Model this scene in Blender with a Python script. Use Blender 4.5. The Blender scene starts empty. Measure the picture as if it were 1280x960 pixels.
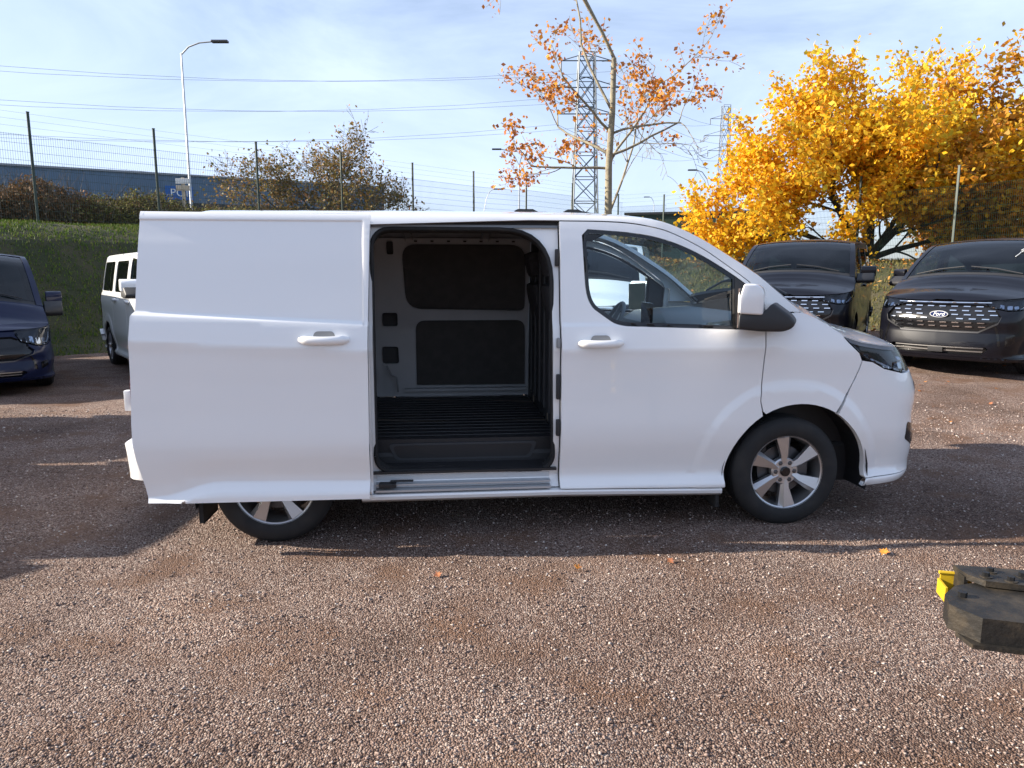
import bpy, bmesh, math, random
import numpy as np
from mathutils import Vector, Matrix
from mathutils.geometry import delaunay_2d_cdt
R = math.radians
sc = bpy.context.scene
COL = sc.collection

# ------------------------------------------------------------------ camera, sky, sun, exposure
CAM_H = 1.5486
cam = bpy.data.objects.new('camera', bpy.data.cameras.new('camera')); COL.objects.link(cam)
cam.data.sensor_width = 36.0; cam.data.lens = 36.0*888/1280
cam.data.clip_start = .05; cam.data.clip_end = 3000
cam.location = (0, 0, CAM_H); cam.rotation_euler = (R(90)-math.atan(135/888), 0, 0)
sc.camera = cam
SUN_EL = 23.0
world = bpy.data.worlds.new('World'); sc.world = world; world.use_nodes = True
nt = world.node_tree; nt.nodes.clear()
wo = nt.nodes.new('ShaderNodeOutputWorld'); bg = nt.nodes.new('ShaderNodeBackground'); bg.inputs['Strength'].default_value = .068
sky = nt.nodes.new('ShaderNodeTexSky'); sky.sky_type = 'NISHITA'; sky.sun_disc = False
sky.sun_elevation = R(SUN_EL); sky.sun_rotation = R(-90); sky.air_density = 1.0; sky.dust_density = 1.2; sky.ozone_density = 1.5
tc = nt.nodes.new('ShaderNodeTexCoord'); mp = nt.nodes.new('ShaderNodeMapping'); mp.inputs['Scale'].default_value = (1.0, 1.0, 3.2)
nz = nt.nodes.new('ShaderNodeTexNoise'); nz.inputs['Scale'].default_value = 1.7; nz.inputs['Detail'].default_value = 9; nz.inputs['Roughness'].default_value = .58; nz.inputs['Distortion'].default_value = .6
rp = nt.nodes.new('ShaderNodeValToRGB'); rp.color_ramp.elements[0].position = .34; rp.color_ramp.elements[1].position = .68
rp.color_ramp.elements[0].color = (.22, .22, .22, 1); rp.color_ramp.elements[1].color = (.80, .80, .80, 1)
mx = nt.nodes.new('ShaderNodeMix'); mx.data_type = 'RGBA'; mx.inputs[7].default_value = (5.6, 6.7, 9.2, 1)   # thin high cloud
L = nt.links.new
L(tc.outputs['Generated'], mp.inputs['Vector']); L(mp.outputs[0], nz.inputs['Vector']); L(nz.outputs['Fac'], rp.inputs[0])
L(rp.outputs[0], mx.inputs[0]); L(sky.outputs[0], mx.inputs[6]); L(mx.outputs[2], bg.inputs['Color']); L(bg.outputs[0], wo.inputs['Surface'])
sun = bpy.data.objects.new('sun', bpy.data.lights.new('sun', 'SUN')); COL.objects.link(sun)
sun.data.energy = 5.0; sun.data.angle = R(.5); sun.data.color = (1, .90, .76)
sun.rotation_euler = Vector((math.cos(R(SUN_EL)), 0, -math.sin(R(SUN_EL)))).to_track_quat('-Z', 'Y').to_euler()   # light from the left, shadows to the right
vs = sc.view_settings; vs.view_transform = 'Standard'; vs.look = 'None'; vs.gamma = 1; vs.use_curve_mapping = False; vs.exposure = 1.32

# ------------------------------------------------------------------ materials
MATS = {}
def mat(name, col=(.5,.5,.5), rough=.5, metal=0., coat=0., spec=.5, noise=None, bump=None, emit=None, sheen=0., coatrough=.03):
    if name in MATS: return MATS[name]
    m = bpy.data.materials.new(name); m.use_nodes = True; t = m.node_tree; b = t.nodes['Principled BSDF']
    b.inputs['Base Color'].default_value = (*col, 1); b.inputs['Roughness'].default_value = rough; b.inputs['Metallic'].default_value = metal
    b.inputs['Coat Weight'].default_value = coat; b.inputs['Coat Roughness'].default_value = coatrough; b.inputs['Specular IOR Level'].default_value = spec
    if emit: b.inputs['Emission Color'].default_value = (*emit[0], 1); b.inputs['Emission Strength'].default_value = emit[1]
    if noise:      # (scale, other colour, low, high)
        c = t.nodes.new('ShaderNodeTexCoord'); n = t.nodes.new('ShaderNodeTexNoise'); n.inputs['Scale'].default_value = noise[0]; n.inputs['Detail'].default_value = 6
        r = t.nodes.new('ShaderNodeValToRGB'); r.color_ramp.elements[0].position = noise[2]; r.color_ramp.elements[1].position = noise[3]
        r.color_ramp.elements[0].color = (*col, 1); r.color_ramp.elements[1].color = (*noise[1], 1)
        t.links.new(c.outputs['Object'], n.inputs['Vector']); t.links.new(n.outputs['Fac'], r.inputs[0]); t.links.new(r.outputs[0], b.inputs['Base Color'])
    if bump:       # (scale, strength, distance)
        c = t.nodes.new('ShaderNodeTexCoord'); n = t.nodes.new('ShaderNodeTexNoise'); n.inputs['Scale'].default_value = bump[0]; n.inputs['Detail'].default_value = 5
        u = t.nodes.new('ShaderNodeBump'); u.inputs['Strength'].default_value = bump[1]; u.inputs['Distance'].default_value = bump[2]
        t.links.new(c.outputs['Object'], n.inputs['Vector']); t.links.new(n.outputs['Fac'], u.inputs['Height']); t.links.new(u.outputs[0], b.inputs['Normal'])
    MATS[name] = m; return m
def glass(name, tint, rough=.0):
    if name in MATS: return MATS[name]
    m = bpy.data.materials.new(name); m.use_nodes = True; t = m.node_tree; t.nodes.clear()
    o = t.nodes.new('ShaderNodeOutputMaterial'); tr = t.nodes.new('ShaderNodeBsdfTransparent'); tr.inputs[0].default_value = (*tint, 1)
    g = t.nodes.new('ShaderNodeBsdfGlossy'); g.inputs['Roughness'].default_value = rough; fr = t.nodes.new('ShaderNodeFresnel'); ge = t.nodes.new('ShaderNodeNewGeometry'); mr = t.nodes.new('ShaderNodeMapRange'); mr.inputs[3].default_value = 1.5; mr.inputs[4].default_value = 1/1.5; t.links.new(ge.outputs['Backfacing'], mr.inputs[0]); t.links.new(mr.outputs[0], fr.inputs['IOR'])
    x = t.nodes.new('ShaderNodeMixShader'); t.links.new(fr.outputs[0], x.inputs[0]); t.links.new(tr.outputs[0], x.inputs[1]); t.links.new(g.outputs[0], x.inputs[2]); t.links.new(x.outputs[0], o.inputs[0])
    MATS[name] = m; return m
def islands(name, cols, rough=.6, trans=0.):
    """colour picked per mesh island (leaf, stone, blade)"""
    if name in MATS: return MATS[name]
    m = bpy.data.materials.new(name); m.use_nodes = True; t = m.node_tree; b = t.nodes['Principled BSDF']; b.inputs['Roughness'].default_value = rough
    b.inputs['Specular IOR Level'].default_value = .25
    g = t.nodes.new('ShaderNodeNewGeometry'); r = t.nodes.new('ShaderNodeValToRGB'); r.color_ramp.interpolation = 'LINEAR'
    e = r.color_ramp.elements
    while len(e) < len(cols): e.new(.5)
    for i, c in enumerate(cols): e[i].position = i/(len(cols)-1); e[i].color = (*c, 1)
    t.links.new(g.outputs['Random Per Island'], r.inputs[0]); t.links.new(r.outputs[0], b.inputs['Base Color'])
    if trans:
        tl = t.nodes.new('ShaderNodeBsdfTranslucent'); x = t.nodes.new('ShaderNodeMixShader'); x.inputs[0].default_value = trans
        t.links.new(r.outputs[0], tl.inputs['Color']); t.links.new(b.outputs[0], x.inputs[1]); t.links.new(tl.outputs[0], x.inputs[2]); t.links.new(x.outputs[0], t.nodes['Material Output'].inputs[0])
    MATS[name] = m; return m

mat('white_paint', (.80,.80,.80), .42, coat=1.0, coatrough=.02)
mat('black_paint', (.0035,.0038,.007), .35, coat=.4, coatrough=.01, spec=.2)
mat('navy_paint', (.005,.009,.034), .45, coat=.3, spec=.15)
mat('black_plastic', (.018,.018,.02), .55, bump=(900,.15,.002))
mat('gloss_black', (.008,.008,.009), .12)
mat('rubber', (.010,.010,.011), .8, noise=(9,(.022,.020,.019),.45,.75))
mat('alloy', (.50,.50,.51), .36, metal=.9)
mat('alloy_dark', (.10,.10,.105), .45, metal=.8)
mat('rail_steel', (.20,.21,.22), .5, metal=.5)
mat('steel', (.35,.34,.33), .4, metal=1.0)
mat('chrome', (.85,.85,.86), .1, metal=1.0)
mat('galvanised', (.50,.52,.54), .45, metal=.6)
mat('body_inner', (.43,.44,.46), .5, noise=(3,(.37,.38,.40),.4,.7))
mat('hardboard', (.05,.047,.045), .75, noise=(14,(.065,.06,.057),.4,.7))
mat('floor_mat', (.014,.014,.016), .5, bump=(60,.2,.004))
mat('headliner', (.05,.05,.055), .9)
mat('bulkhead', (.035,.037,.042), .55)
mat('dash_grey', (.19,.20,.205), .6)
mat('trim_grey', (.25,.255,.26), .6)
mat('seat_cloth', (.03,.03,.034), .9, noise=(40,(.045,.045,.05),.4,.6))
mat('lamp_red', (.05,.004,.006), .10, coat=1)
mat('lamp_inner', (.02,.021,.024), .2, metal=.2)
mat('lamp_chrome', (.9,.9,.92), .06, metal=1.0)
mat('led_white', (.85,.87,.9), .15, coat=1)
mat('mirror', (.9,.9,.9), .01, metal=1.0)
mat('paper_white', (.75,.75,.73), .8)
mat('badge_blue', (.01,.02,.08), .15, coat=1)
glass('glass_clear', (.74,.84,.88)); glass('glass_tint', (.25,.33,.36)); glass('glass_lamp', (.50,.55,.62)); glass('glass_dark', (.10,.12,.13))

# ------------------------------------------------------------------ mesh helpers
def tag(o, label=None, cat=None, group=None, kind=None):
    for k, v in (('label', label), ('category', cat), ('group', group), ('kind', kind)):
        if v: o[k] = v
    return o
def M(m): return MATS[m] if isinstance(m, str) else m
def link(name, me, m, parent=None, smooth=False):
    if m is not None: me.materials.append(M(m))
    if smooth: me.polygons.foreach_set('use_smooth', [True]*len(me.polygons))
    o = bpy.data.objects.new(name, me); COL.objects.link(o); o.parent = parent; return o
def raw(name, v, f, m, parent=None, smooth=False):
    me = bpy.data.meshes.new(name); me.from_pydata([tuple(map(float, p)) for p in v], [], [tuple(map(int, q)) for q in f]); me.update()
    return link(name, me, m, parent, smooth)
def empty(name, loc=(0,0,0), rz=0.):
    o = bpy.data.objects.new(name, None); COL.objects.link(o); o.location = loc; o.rotation_euler = (0, 0, rz); o.empty_display_size = .2; return o
def copy_tree(o, parent=None):
    c = o.copy(); COL.objects.link(c); c.parent = parent
    for ch in list(o.children): copy_tree(ch, c)
    return c
class MB:
    """collects boxes, tubes, prisms into one mesh"""
    def __init__(s): s.v = []; s.f = []
    def add(s, v, f):
        k = len(s.v); s.v += [tuple(p) for p in v]; s.f += [tuple(i+k for i in q) for q in f]; return s
    def box(s, a, b, bev=0., T=None):
        x0,y0,z0 = a; x1,y1,z1 = b
        if bev <= 0:
            v = [(x,y,z) for x in (x0,x1) for y in (y0,y1) for z in (z0,z1)]
            f = [(0,1,3,2),(4,6,7,5),(0,4,5,1),(2,3,7,6),(0,2,6,4),(1,5,7,3)]
        else:
            bm = bmesh.new(); bmesh.ops.create_cube(bm, size=1)
            for q in bm.verts: q.co = Vector(((x0+x1)/2+q.co.x*(x1-x0), (y0+y1)/2+q.co.y*(y1-y0), (z0+z1)/2+q.co.z*(z1-z0)))
            bmesh.ops.bevel(bm, geom=bm.edges[:], offset=min(bev, .49*min(abs(x1-x0),abs(y1-y0),abs(z1-z0))), segments=2, profile=.6, affect='EDGES')
            bm.verts.index_update(); v = [tuple(q.co) for q in bm.verts]; f = [[q.index for q in p.verts] for p in bm.faces]; bm.free()
        if T is not None: v = [tuple(T @ Vector(p)) for p in v]
        return s.add(v, f)
    def tube(s, pts, rad, n=8, cap=True):
        pts = [Vector(p) for p in pts]; rr = rad if isinstance(rad, (list, tuple)) else [rad]*len(pts)
        k = len(s.v); up = None
        for i, p in enumerate(pts):
            d = (pts[min(i+1, len(pts)-1)]-pts[max(i-1, 0)]).normalized()
            if up is None: up = Vector((0,0,1)) if abs(d.z) < .9 else Vector((1,0,0))
            a = d.cross(up); a = a.normalized() if a.length > 1e-6 else d.orthogonal().normalized(); b = a.cross(d); up = b
            for j in range(n):
                t = 2*math.pi*j/n; s.v.append(tuple(p+(a*math.cos(t)+b*math.sin(t))*rr[i]))
        for i in range(len(pts)-1):
            for j in range(n):
                j2 = (j+1) % n; s.f.append((k+i*n+j, k+i*n+j2, k+(i+1)*n+j2, k+(i+1)*n+j))
        if cap: s.f.append(tuple(k+j for j in range(n))[::-1]); s.f.append(tuple(k+(len(pts)-1)*n+j for j in range(n)))
        return s
    def lathe(s, prof, n=48, axis=lambda r, a, t: (r*math.cos(t), -a, r*math.sin(t)), close=False):
        k = len(s.v); m = len(prof)
        for j in range(n):
            t = 2*math.pi*j/n
            for r, a in prof: s.v.append(axis(r, a, t))
        for j in range(n):
            j2 = (j+1) % n
            for i in range(m if close else m-1):
                i2 = (i+1) % m; s.f.append((k+j*m+i, k+j*m+i2, k+j2*m+i2, k+j2*m+i))
        return s
    def prism(s, poly, d0, d1, fn):
        """poly in 2-D, extruded from d0 to d1; fn(a, b, d) -> xyz"""
        k = len(s.v); n = len(poly)
        for d in (d0, d1): s.v += [tuple(fn(a, b, d)) for a, b in poly]
        s.f.append(tuple(k+i for i in range(n))); s.f.append(tuple(k+n+i for i in range(n))[::-1])
        for i in range(n): j = (i+1) % n; s.f.append((k+j, k+i, k+n+i, k+n+j))
        return s
    def build(s, name, m, parent=None, smooth=False, bevel=0.):
        o = raw(name, s.v, s.f, m, parent)
        bm = bmesh.new(); bm.from_mesh(o.data); bmesh.ops.recalc_face_normals(bm, faces=bm.faces); bm.to_mesh(o.data); bm.free()
        if smooth:
            o.data.polygons.foreach_set('use_smooth', [True]*len(o.data.polygons)); o.data.set_sharp_from_angle(angle=R(35))
        return o
def fillet(poly, r, n=4):
    """round the corners of a 2-D polygon; r one radius or a list"""
    out = []; N = len(poly); rr = r if isinstance(r, (list, tuple)) else [r]*N
    for i in range(N):
        p, a, b = np.array(poly[i], float), np.array(poly[i-1], float), np.array(poly[(i+1) % N], float)
        la, lb = np.linalg.norm(a-p), np.linalg.norm(b-p); d = min(rr[i], .45*la, .45*lb)
        if d < 1e-4: out.append(tuple(p)); continue
        A = p+(a-p)/la*d; B = p+(b-p)/lb*d
        for k in range(n+1):
            t = k/n; out.append(tuple((1-t)**2*A+2*t*(1-t)*p+t*t*B))
    return out
def inpoly(P, poly):
    x, y = P[:, 0], P[:, 1]; c = np.zeros(len(P), bool); q = np.array(poly); j = len(q)-1
    for i in range(len(q)):
        xi, yi = q[i]; xj, yj = q[j]
        hit = ((yi > y) != (yj > y)) & (x < (xj-xi)*(y-yi)/(yj-yi+1e-15)+xi); c ^= hit; j = i
    return c
def edgedist(P, poly, closed=True):
    q = np.array(poly); d = np.full(len(P), 9.)
    for i in range(len(q) if closed else len(q)-1):
        a, b = q[i], q[(i+1) % len(q)]; ab = b-a; L2 = ab@ab+1e-15
        t = np.clip(((P-a)@ab)/L2, 0, 1); d = np.minimum(d, np.hypot(*(P-a-t[:, None]*ab).T))
    return d
def resample(poly, h, closed=True):
    out = []; n = len(poly)
    for i in range(n if closed else n-1):
        a, b = np.array(poly[i], float), np.array(poly[(i+1) % n], float); k = max(1, int(math.ceil(np.linalg.norm(b-a)/h)))
        out += [tuple(a+(b-a)*t/k) for t in range(k)]
    if not closed: out.append(tuple(map(float, poly[-1])))
    return out

#<SURF>
# body surface shared by the vans: u runs along the plan outline (rear centre -> right flank -> nose -> left flank), z up.
# local frame: x forward with the rear hub at 0 and the front hub at 3.1, right flank at -y
PLAN = [(-.80,0),(-.80,.55),(-.795,.80),(-.78,.895),(-.745,.945),(-.66,.972),(-.4,.985),(0,.990),(.5,.993),(1,.993),(2,.993),(2.6,.992),(3.1,.990),
        (3.45,.986),(3.70,.968),(3.89,.918),(4.02,.825),(4.105,.69),(4.155,.50),(4.185,.26),(4.195,0)]
def _catmull(P, n=14):
    P = [np.array(p, float) for p in P]
    P = [P[0]*2-P[1]] + P + [np.array([P[-1][0], -P[-2][1]])]
    out = []
    for i in range(1, len(P)-2):
        a, b, c, d = P[i-1], P[i], P[i+1], P[i+2]
        t0 = 0.; t1 = np.linalg.norm(b-a)**.5; t2 = t1+np.linalg.norm(c-b)**.5; t3 = t2+np.linalg.norm(d-c)**.5
        for k in range(n):
            t = t1+(t2-t1)*k/n
            A1 = (t1-t)/(t1-t0)*a+(t-t0)/(t1-t0)*b; A2 = (t2-t)/(t2-t1)*b+(t-t1)/(t2-t1)*c; A3 = (t3-t)/(t3-t2)*c+(t-t2)/(t3-t2)*d
            B1 = (t2-t)/(t2-t0)*A1+(t-t0)/(t2-t0)*A2; B2 = (t3-t)/(t3-t1)*A2+(t-t1)/(t3-t1)*A3
            out.append((t2-t)/(t2-t1)*B1+(t-t1)/(t2-t1)*B2)
    out.append(P[-2]); return np.array(out)
_pc = _catmull(PLAN)
_s = np.concatenate([[0], np.cumsum(np.linalg.norm(np.diff(_pc, axis=0), axis=1))])
_i1 = int(np.argmin(np.abs(_pc[:, 0]-1.0)+(np.arange(len(_pc)) < 20)*9))
_s = _s-_s[_i1]+1.0                      # u == x (nearly) along the flank
U0, UC = float(_s[0]), float(_s[-1])     # rear centre, nose centre
TZ = np.array([(.15,.12),(.20,.06),(.235,.022),(.26,.009),(.285,.007),(.325,.034),(.345,.046),(.40,.042),(.54,.013),(.60,.005),(.66,.004),(.80,.010),(.95,.012),(1.06,.008),
      (1.122,.000),(1.142,.004),(1.19,.012),(1.248,.024),(1.258,.027),(1.276,.042),(1.29,.045),(1.40,.062),(1.60,.095),(1.74,.122),(1.83,.145),(1.875,.160),(1.895,.172),(1.91,.19),(2.0,.25)])
TS = np.array([(1.0,.010),(1.10,.006),(1.20,.020),(1.30,.046),(1.40,.062),(1.60,.095),(1.74,.122),(1.83,.145),(1.875,.160),(1.91,.19),(2.0,.25)])
KN = np.array([(.15,.90),(.22,.92),(.27,.965),(.36,.995),(.45,1.0),(.55,.985),(.66,.965),(.76,.985),(.82,.985),(.90,.955),(1.0,.90),(1.08,.84),(1.2,.74),(1.3,.6)])
def _interp(tab, z):                      # smooth-ish table lookup
    return np.interp(z, tab[:, 0], tab[:, 1])
def surf(u, z, off=0., straight=False, flare=True, top=None):
    u = np.asarray(u, float); z = np.asarray(z, float)
    sgn = np.where((u > UC) | (u < U0), 1., -1.); ur = np.where(u > UC, 2*UC-u, np.where(u < U0, 2*U0-u, u))
    if straight: sgn = -np.ones_like(u); ur = u
    def raw(ur, z):
        if straight: px, pw = ur, np.full_like(ur, .993)
        else: px = np.interp(ur, _s, _pc[:, 0]); pw = np.interp(ur, _s, _pc[:, 1])
        kz = sum(np.interp(z+d, KN[:, 0], KN[:, 1]) for d in (-.03,-.015,0,.015,.03))/5
        tz = sum(np.interp(z+d, TZ[:, 0], TZ[:, 1]) for d in (-.006,0,.006))/3
        tz = tz+(np.interp(z, TS[:, 0], TS[:, 1])-tz)*np.clip((px-2.93)/.12, 0, 1)*(z > 1.0)
        f = np.clip(px-3.1, 0, None)
        x = np.where(px > 3.1, 3.1+f*(1-(1-kz)*np.clip(f/.55, 0, 1)), px)
        r = np.clip(-.45-px, 0, None)/.35
        if not straight: x = x+r*np.clip(z-.95, 0, None)*.20
        w = pw*(1-tz/.993)
        if flare and not straight:
            for hx in (0., 3.1):
                d = np.hypot(px-hx, z-.33)
                w = w+.012*np.clip((.615-d)/.07, 0, 1)**2*(3-2*np.clip((.615-d)/.07, 0, 1))*np.clip((.95-z)/.1, 0, 1)*np.clip((z-.2)/.1, 0, 1)*np.clip(pw/.9, 0, 1)
        return np.stack([x, w, z], -1)
    P = raw(ur, z)
    e = 2e-3
    du = raw(ur+e, z)-raw(ur-e, z); dz = raw(ur, z+e)-raw(ur, z-e)
    n = np.cross(dz, du); n /= np.linalg.norm(n, axis=-1, keepdims=True)+1e-12
    nh = n*np.array([1., 1., 0.]); nh /= np.linalg.norm(nh, axis=-1, keepdims=True)+1e-9
    P = P+nh*np.asarray(off)[..., None] if np.ndim(off) else P+nh*off
    P[..., 1] *= sgn; n[..., 1] *= sgn
    return P, n
#</SURF>
def panel(name, poly, m, parent, holes=(), h=.06, thick=.02, off=0., straight=False, mirror=False, lines=(), relief=None, shear=None, fn=None, hb=None):
    """a sheet of the body surface cut to an outline in (u, z), with a turned-in rim"""
    poly = resample(poly, hb or h*.5); holes = [resample(q, hb or h*.5) for q in holes]
    pts = list(poly); edges = [(i, (i+1) % len(poly)) for i in range(len(poly))]
    for q in holes:
        k = len(pts); pts += q; edges += [(k+i, k+(i+1) % len(q)) for i in range(len(q))]
    allb = [poly]+holes
    inner_lines = []
    for l in lines:
        l = resample(l, h, False); A = np.array(l)
        ok = inpoly(A, poly); 
        for q in holes: ok &= ~inpoly(A, q)
        for q in allb: ok &= edgedist(A, q) > .08*h
        k = len(pts); idx = {}
        for i, o in enumerate(ok):
            if o: idx[i] = len(pts); pts.append(l[i])
        edges += [(idx[i], idx[i+1]) for i in range(len(l)-1) if i in idx and i+1 in idx]
        inner_lines.append(l)
    A = np.array(poly); lo, hi = A.min(0), A.max(0)
    gx, gz = np.meshgrid(np.arange(lo[0]+h/2, hi[0], h), np.arange(lo[1]+h/2, hi[1], h)); G = np.stack([gx.ravel(), gz.ravel()], -1)
    ok = inpoly(G, poly)
    for q in holes: ok &= ~inpoly(G, q)
    for q in allb: ok &= edgedist(G, q) > .4*h
    for l in inner_lines: ok &= edgedist(G, l, False) > .3*h
    pts += [tuple(p) for p in G[ok]]
    V, _, F, *_ = delaunay_2d_cdt([Vector(p) for p in pts], edges, [], 0, 1e-6)
    V = np.array([tuple(p) for p in V]); F = np.array([tuple(f) for f in F])
    C = V[F].mean(1); ok = inpoly(C, poly)
    for q in holes: ok &= ~inpoly(C, q)
    F = F[ok]
    def G3(u, z):
        if fn is not None: return fn(u, z)
        zz = z
        P, n = surf(u, z, 0., straight) if shear is None else surf(u, z-shear(u, z), 0., straight)
        if shear is not None: P = P.copy(); P[..., 2] = z
        o = off+(relief(u, z) if relief is not None else 0.)
        nh = n*np.array([1., 1., 0.]); nh /= np.linalg.norm(nh, axis=-1, keepdims=True)+1e-9
        return P+nh*(np.asarray(o)[..., None] if np.ndim(o) else o)
    u, z = V[:, 0], V[:, 1]
    if mirror: u = 2*UC-u
    P = G3(u, z); e = 1.5e-3
    N = np.cross(G3(u+e, z)-G3(u-e, z), G3(u, z+e)-G3(u, z-e)); N /= np.linalg.norm(N, axis=1, keepdims=True)+1e-12
    used = np.unique(F); 
    fnrm = np.cross(P[F[:, 1]]-P[F[:, 0]], P[F[:, 2]]-P[F[:, 0]]); bad = (fnrm*N[F[:, 0]]).sum(1) < 0; F[bad] = F[bad][:, ::-1]
    cnt = {}
    for f in F:
        for a, b in ((f[0], f[1]), (f[1], f[2]), (f[2], f[0])): cnt[(a, b)] = 1
    rim = [(a, b) for (a, b) in cnt if (b, a) not in cnt]
    nv = len(P); NH = N*np.array([1., 1., .15]); NH /= np.linalg.norm(NH, axis=1, keepdims=True)+1e-9; inner = P-NH*thick; faces = [tuple(map(int, f)) for f in F]; nsurf = len(faces)
    faces += [(int(b), int(a), int(a)+nv, int(b)+nv) for a, b in rim]
    v = np.concatenate([P, inner])
    me = bpy.data.meshes.new(name); me.from_pydata([tuple(map(float, p)) for p in v], [], faces)
    me.polygons.foreach_set('use_smooth', [True]*len(faces))
    ln = []
    for i, f in enumerate(faces):
        if i < nsurf: ln += [tuple(N[k]) for k in f]
        else:
            a, b, c = v[f[0]], v[f[1]], v[f[2]]; q = np.cross(b-a, c-b); q = q/(np.linalg.norm(q)+1e-12); ln += [tuple(q)]*4
    me.normals_split_custom_set(ln)
    return link(name, me, m, parent)

# roof edge / pillar / bonnet edge
ET = np.array([(-3,1.895),(-.6,1.90),(.6,1.908),(1.69,1.905),(1.954,1.903),(2.172,1.892),(2.314,1.866),(2.433,1.819),(2.553,1.758),(2.674,1.684),(2.796,1.608),(2.894,1.541),(3.018,1.438),(3.145,1.333),
               (3.25,1.300),(3.35,1.257),(3.471,1.196),(3.64,1.156),(3.85,1.128),(4.1,1.105),(4.4,1.085),(4.888,1.075),(5.2,1.075)])
DT = np.array([(-1,1.862),(.6,1.868),(1.675,1.866),(1.948,1.865),(2.127,1.855),(2.31,1.818),(2.43,1.766),(2.55,1.703),(2.671,1.620),(2.794,1.534),(2.898,1.452),(3.0,1.37)])
def _soft(t): 
    q = fillet([tuple(p) for p in t[1:-1]], .2, 5); return np.array([tuple(t[0])]+q+[tuple(t[-1])])
ET, DT = _soft(ET), _soft(DT)
def zt(u): return np.interp(u, ET[:, 0], ET[:, 1])
def zd(u): return np.interp(u, DT[:, 0], DT[:, 1])
def chord_pt(u, v):
    P, _ = surf(u, zt(u), 0., flare=False)
    w = -P[..., 1]; x = P[..., 0]
    crown = np.interp(x, [-.9,-.6,1.8,2.2,3.1,3.4,4.2], [.02,.062,.065,.055,.085,.13,.05])*np.clip(w/.8, 0, 1)**2
    bow = np.interp(x, [1.9,2.3,3.1,3.3,3.6], [0,.05,.16,.08,0.])
    return np.stack([x+bow*(1-v**2), -w*v, P[..., 2]+crown*(1-np.abs(v)**2.3)], -1)
def chord(name, u0, u1, v0, v1, m, parent, nu=24, nv=24, thick=.02, drop=0.):
    us = np.linspace(u0, u1, nu+1); vsn = np.linspace(v0, v1, nv+1); U, V = np.meshgrid(us, vsn, indexing='ij')
    P = chord_pt(U, V); e = 2e-3
    N = np.cross(chord_pt(U+e, V)-chord_pt(U-e, V), chord_pt(U, V+e)-chord_pt(U, V-e)); N /= np.linalg.norm(N, axis=-1, keepdims=True)+1e-12
    N *= np.where(N[..., 2:] < 0, -1, 1); P = P-N*drop
    v = np.concatenate([P.reshape(-1, 3), (P-N*thick).reshape(-1, 3)]); n = (nu+1)*(nv+1); f = []
    ix = lambda i, j: i*(nv+1)+j
    for i in range(nu):
        for j in range(nv): f.append((ix(i,j), ix(i,j+1), ix(i+1,j+1), ix(i+1,j)))
    k = len(f)
    ring = [ix(i,0) for i in range(nu+1)]+[ix(nu,j) for j in range(1,nv+1)]+[ix(i,nv) for i in range(nu-1,-1,-1)]+[ix(0,j) for j in range(nv-1,0,-1)]
    for a, b in zip(ring, ring[1:]+ring[:1]): f.append((a, b, b+n, a+n))
    me = bpy.data.meshes.new(name); me.from_pydata([tuple(map(float, p)) for p in v], [], f); me.polygons.foreach_set('use_smooth', [True]*len(f))
    NN = N.reshape(-1, 3); ln = []
    for i, q in enumerate(f):
        a, b, c = v[q[0]], v[q[1]], v[q[2]]; g = np.cross(b-a, c-b); g = g/(np.linalg.norm(g)+1e-12)
        if i < k: ln += [tuple(NN[t]) for t in q]
        else: ln += [tuple(g)]*4
    # winding of the top faces upward
    me.normals_split_custom_set(ln)
    return link(name, me, m, parent)

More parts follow.
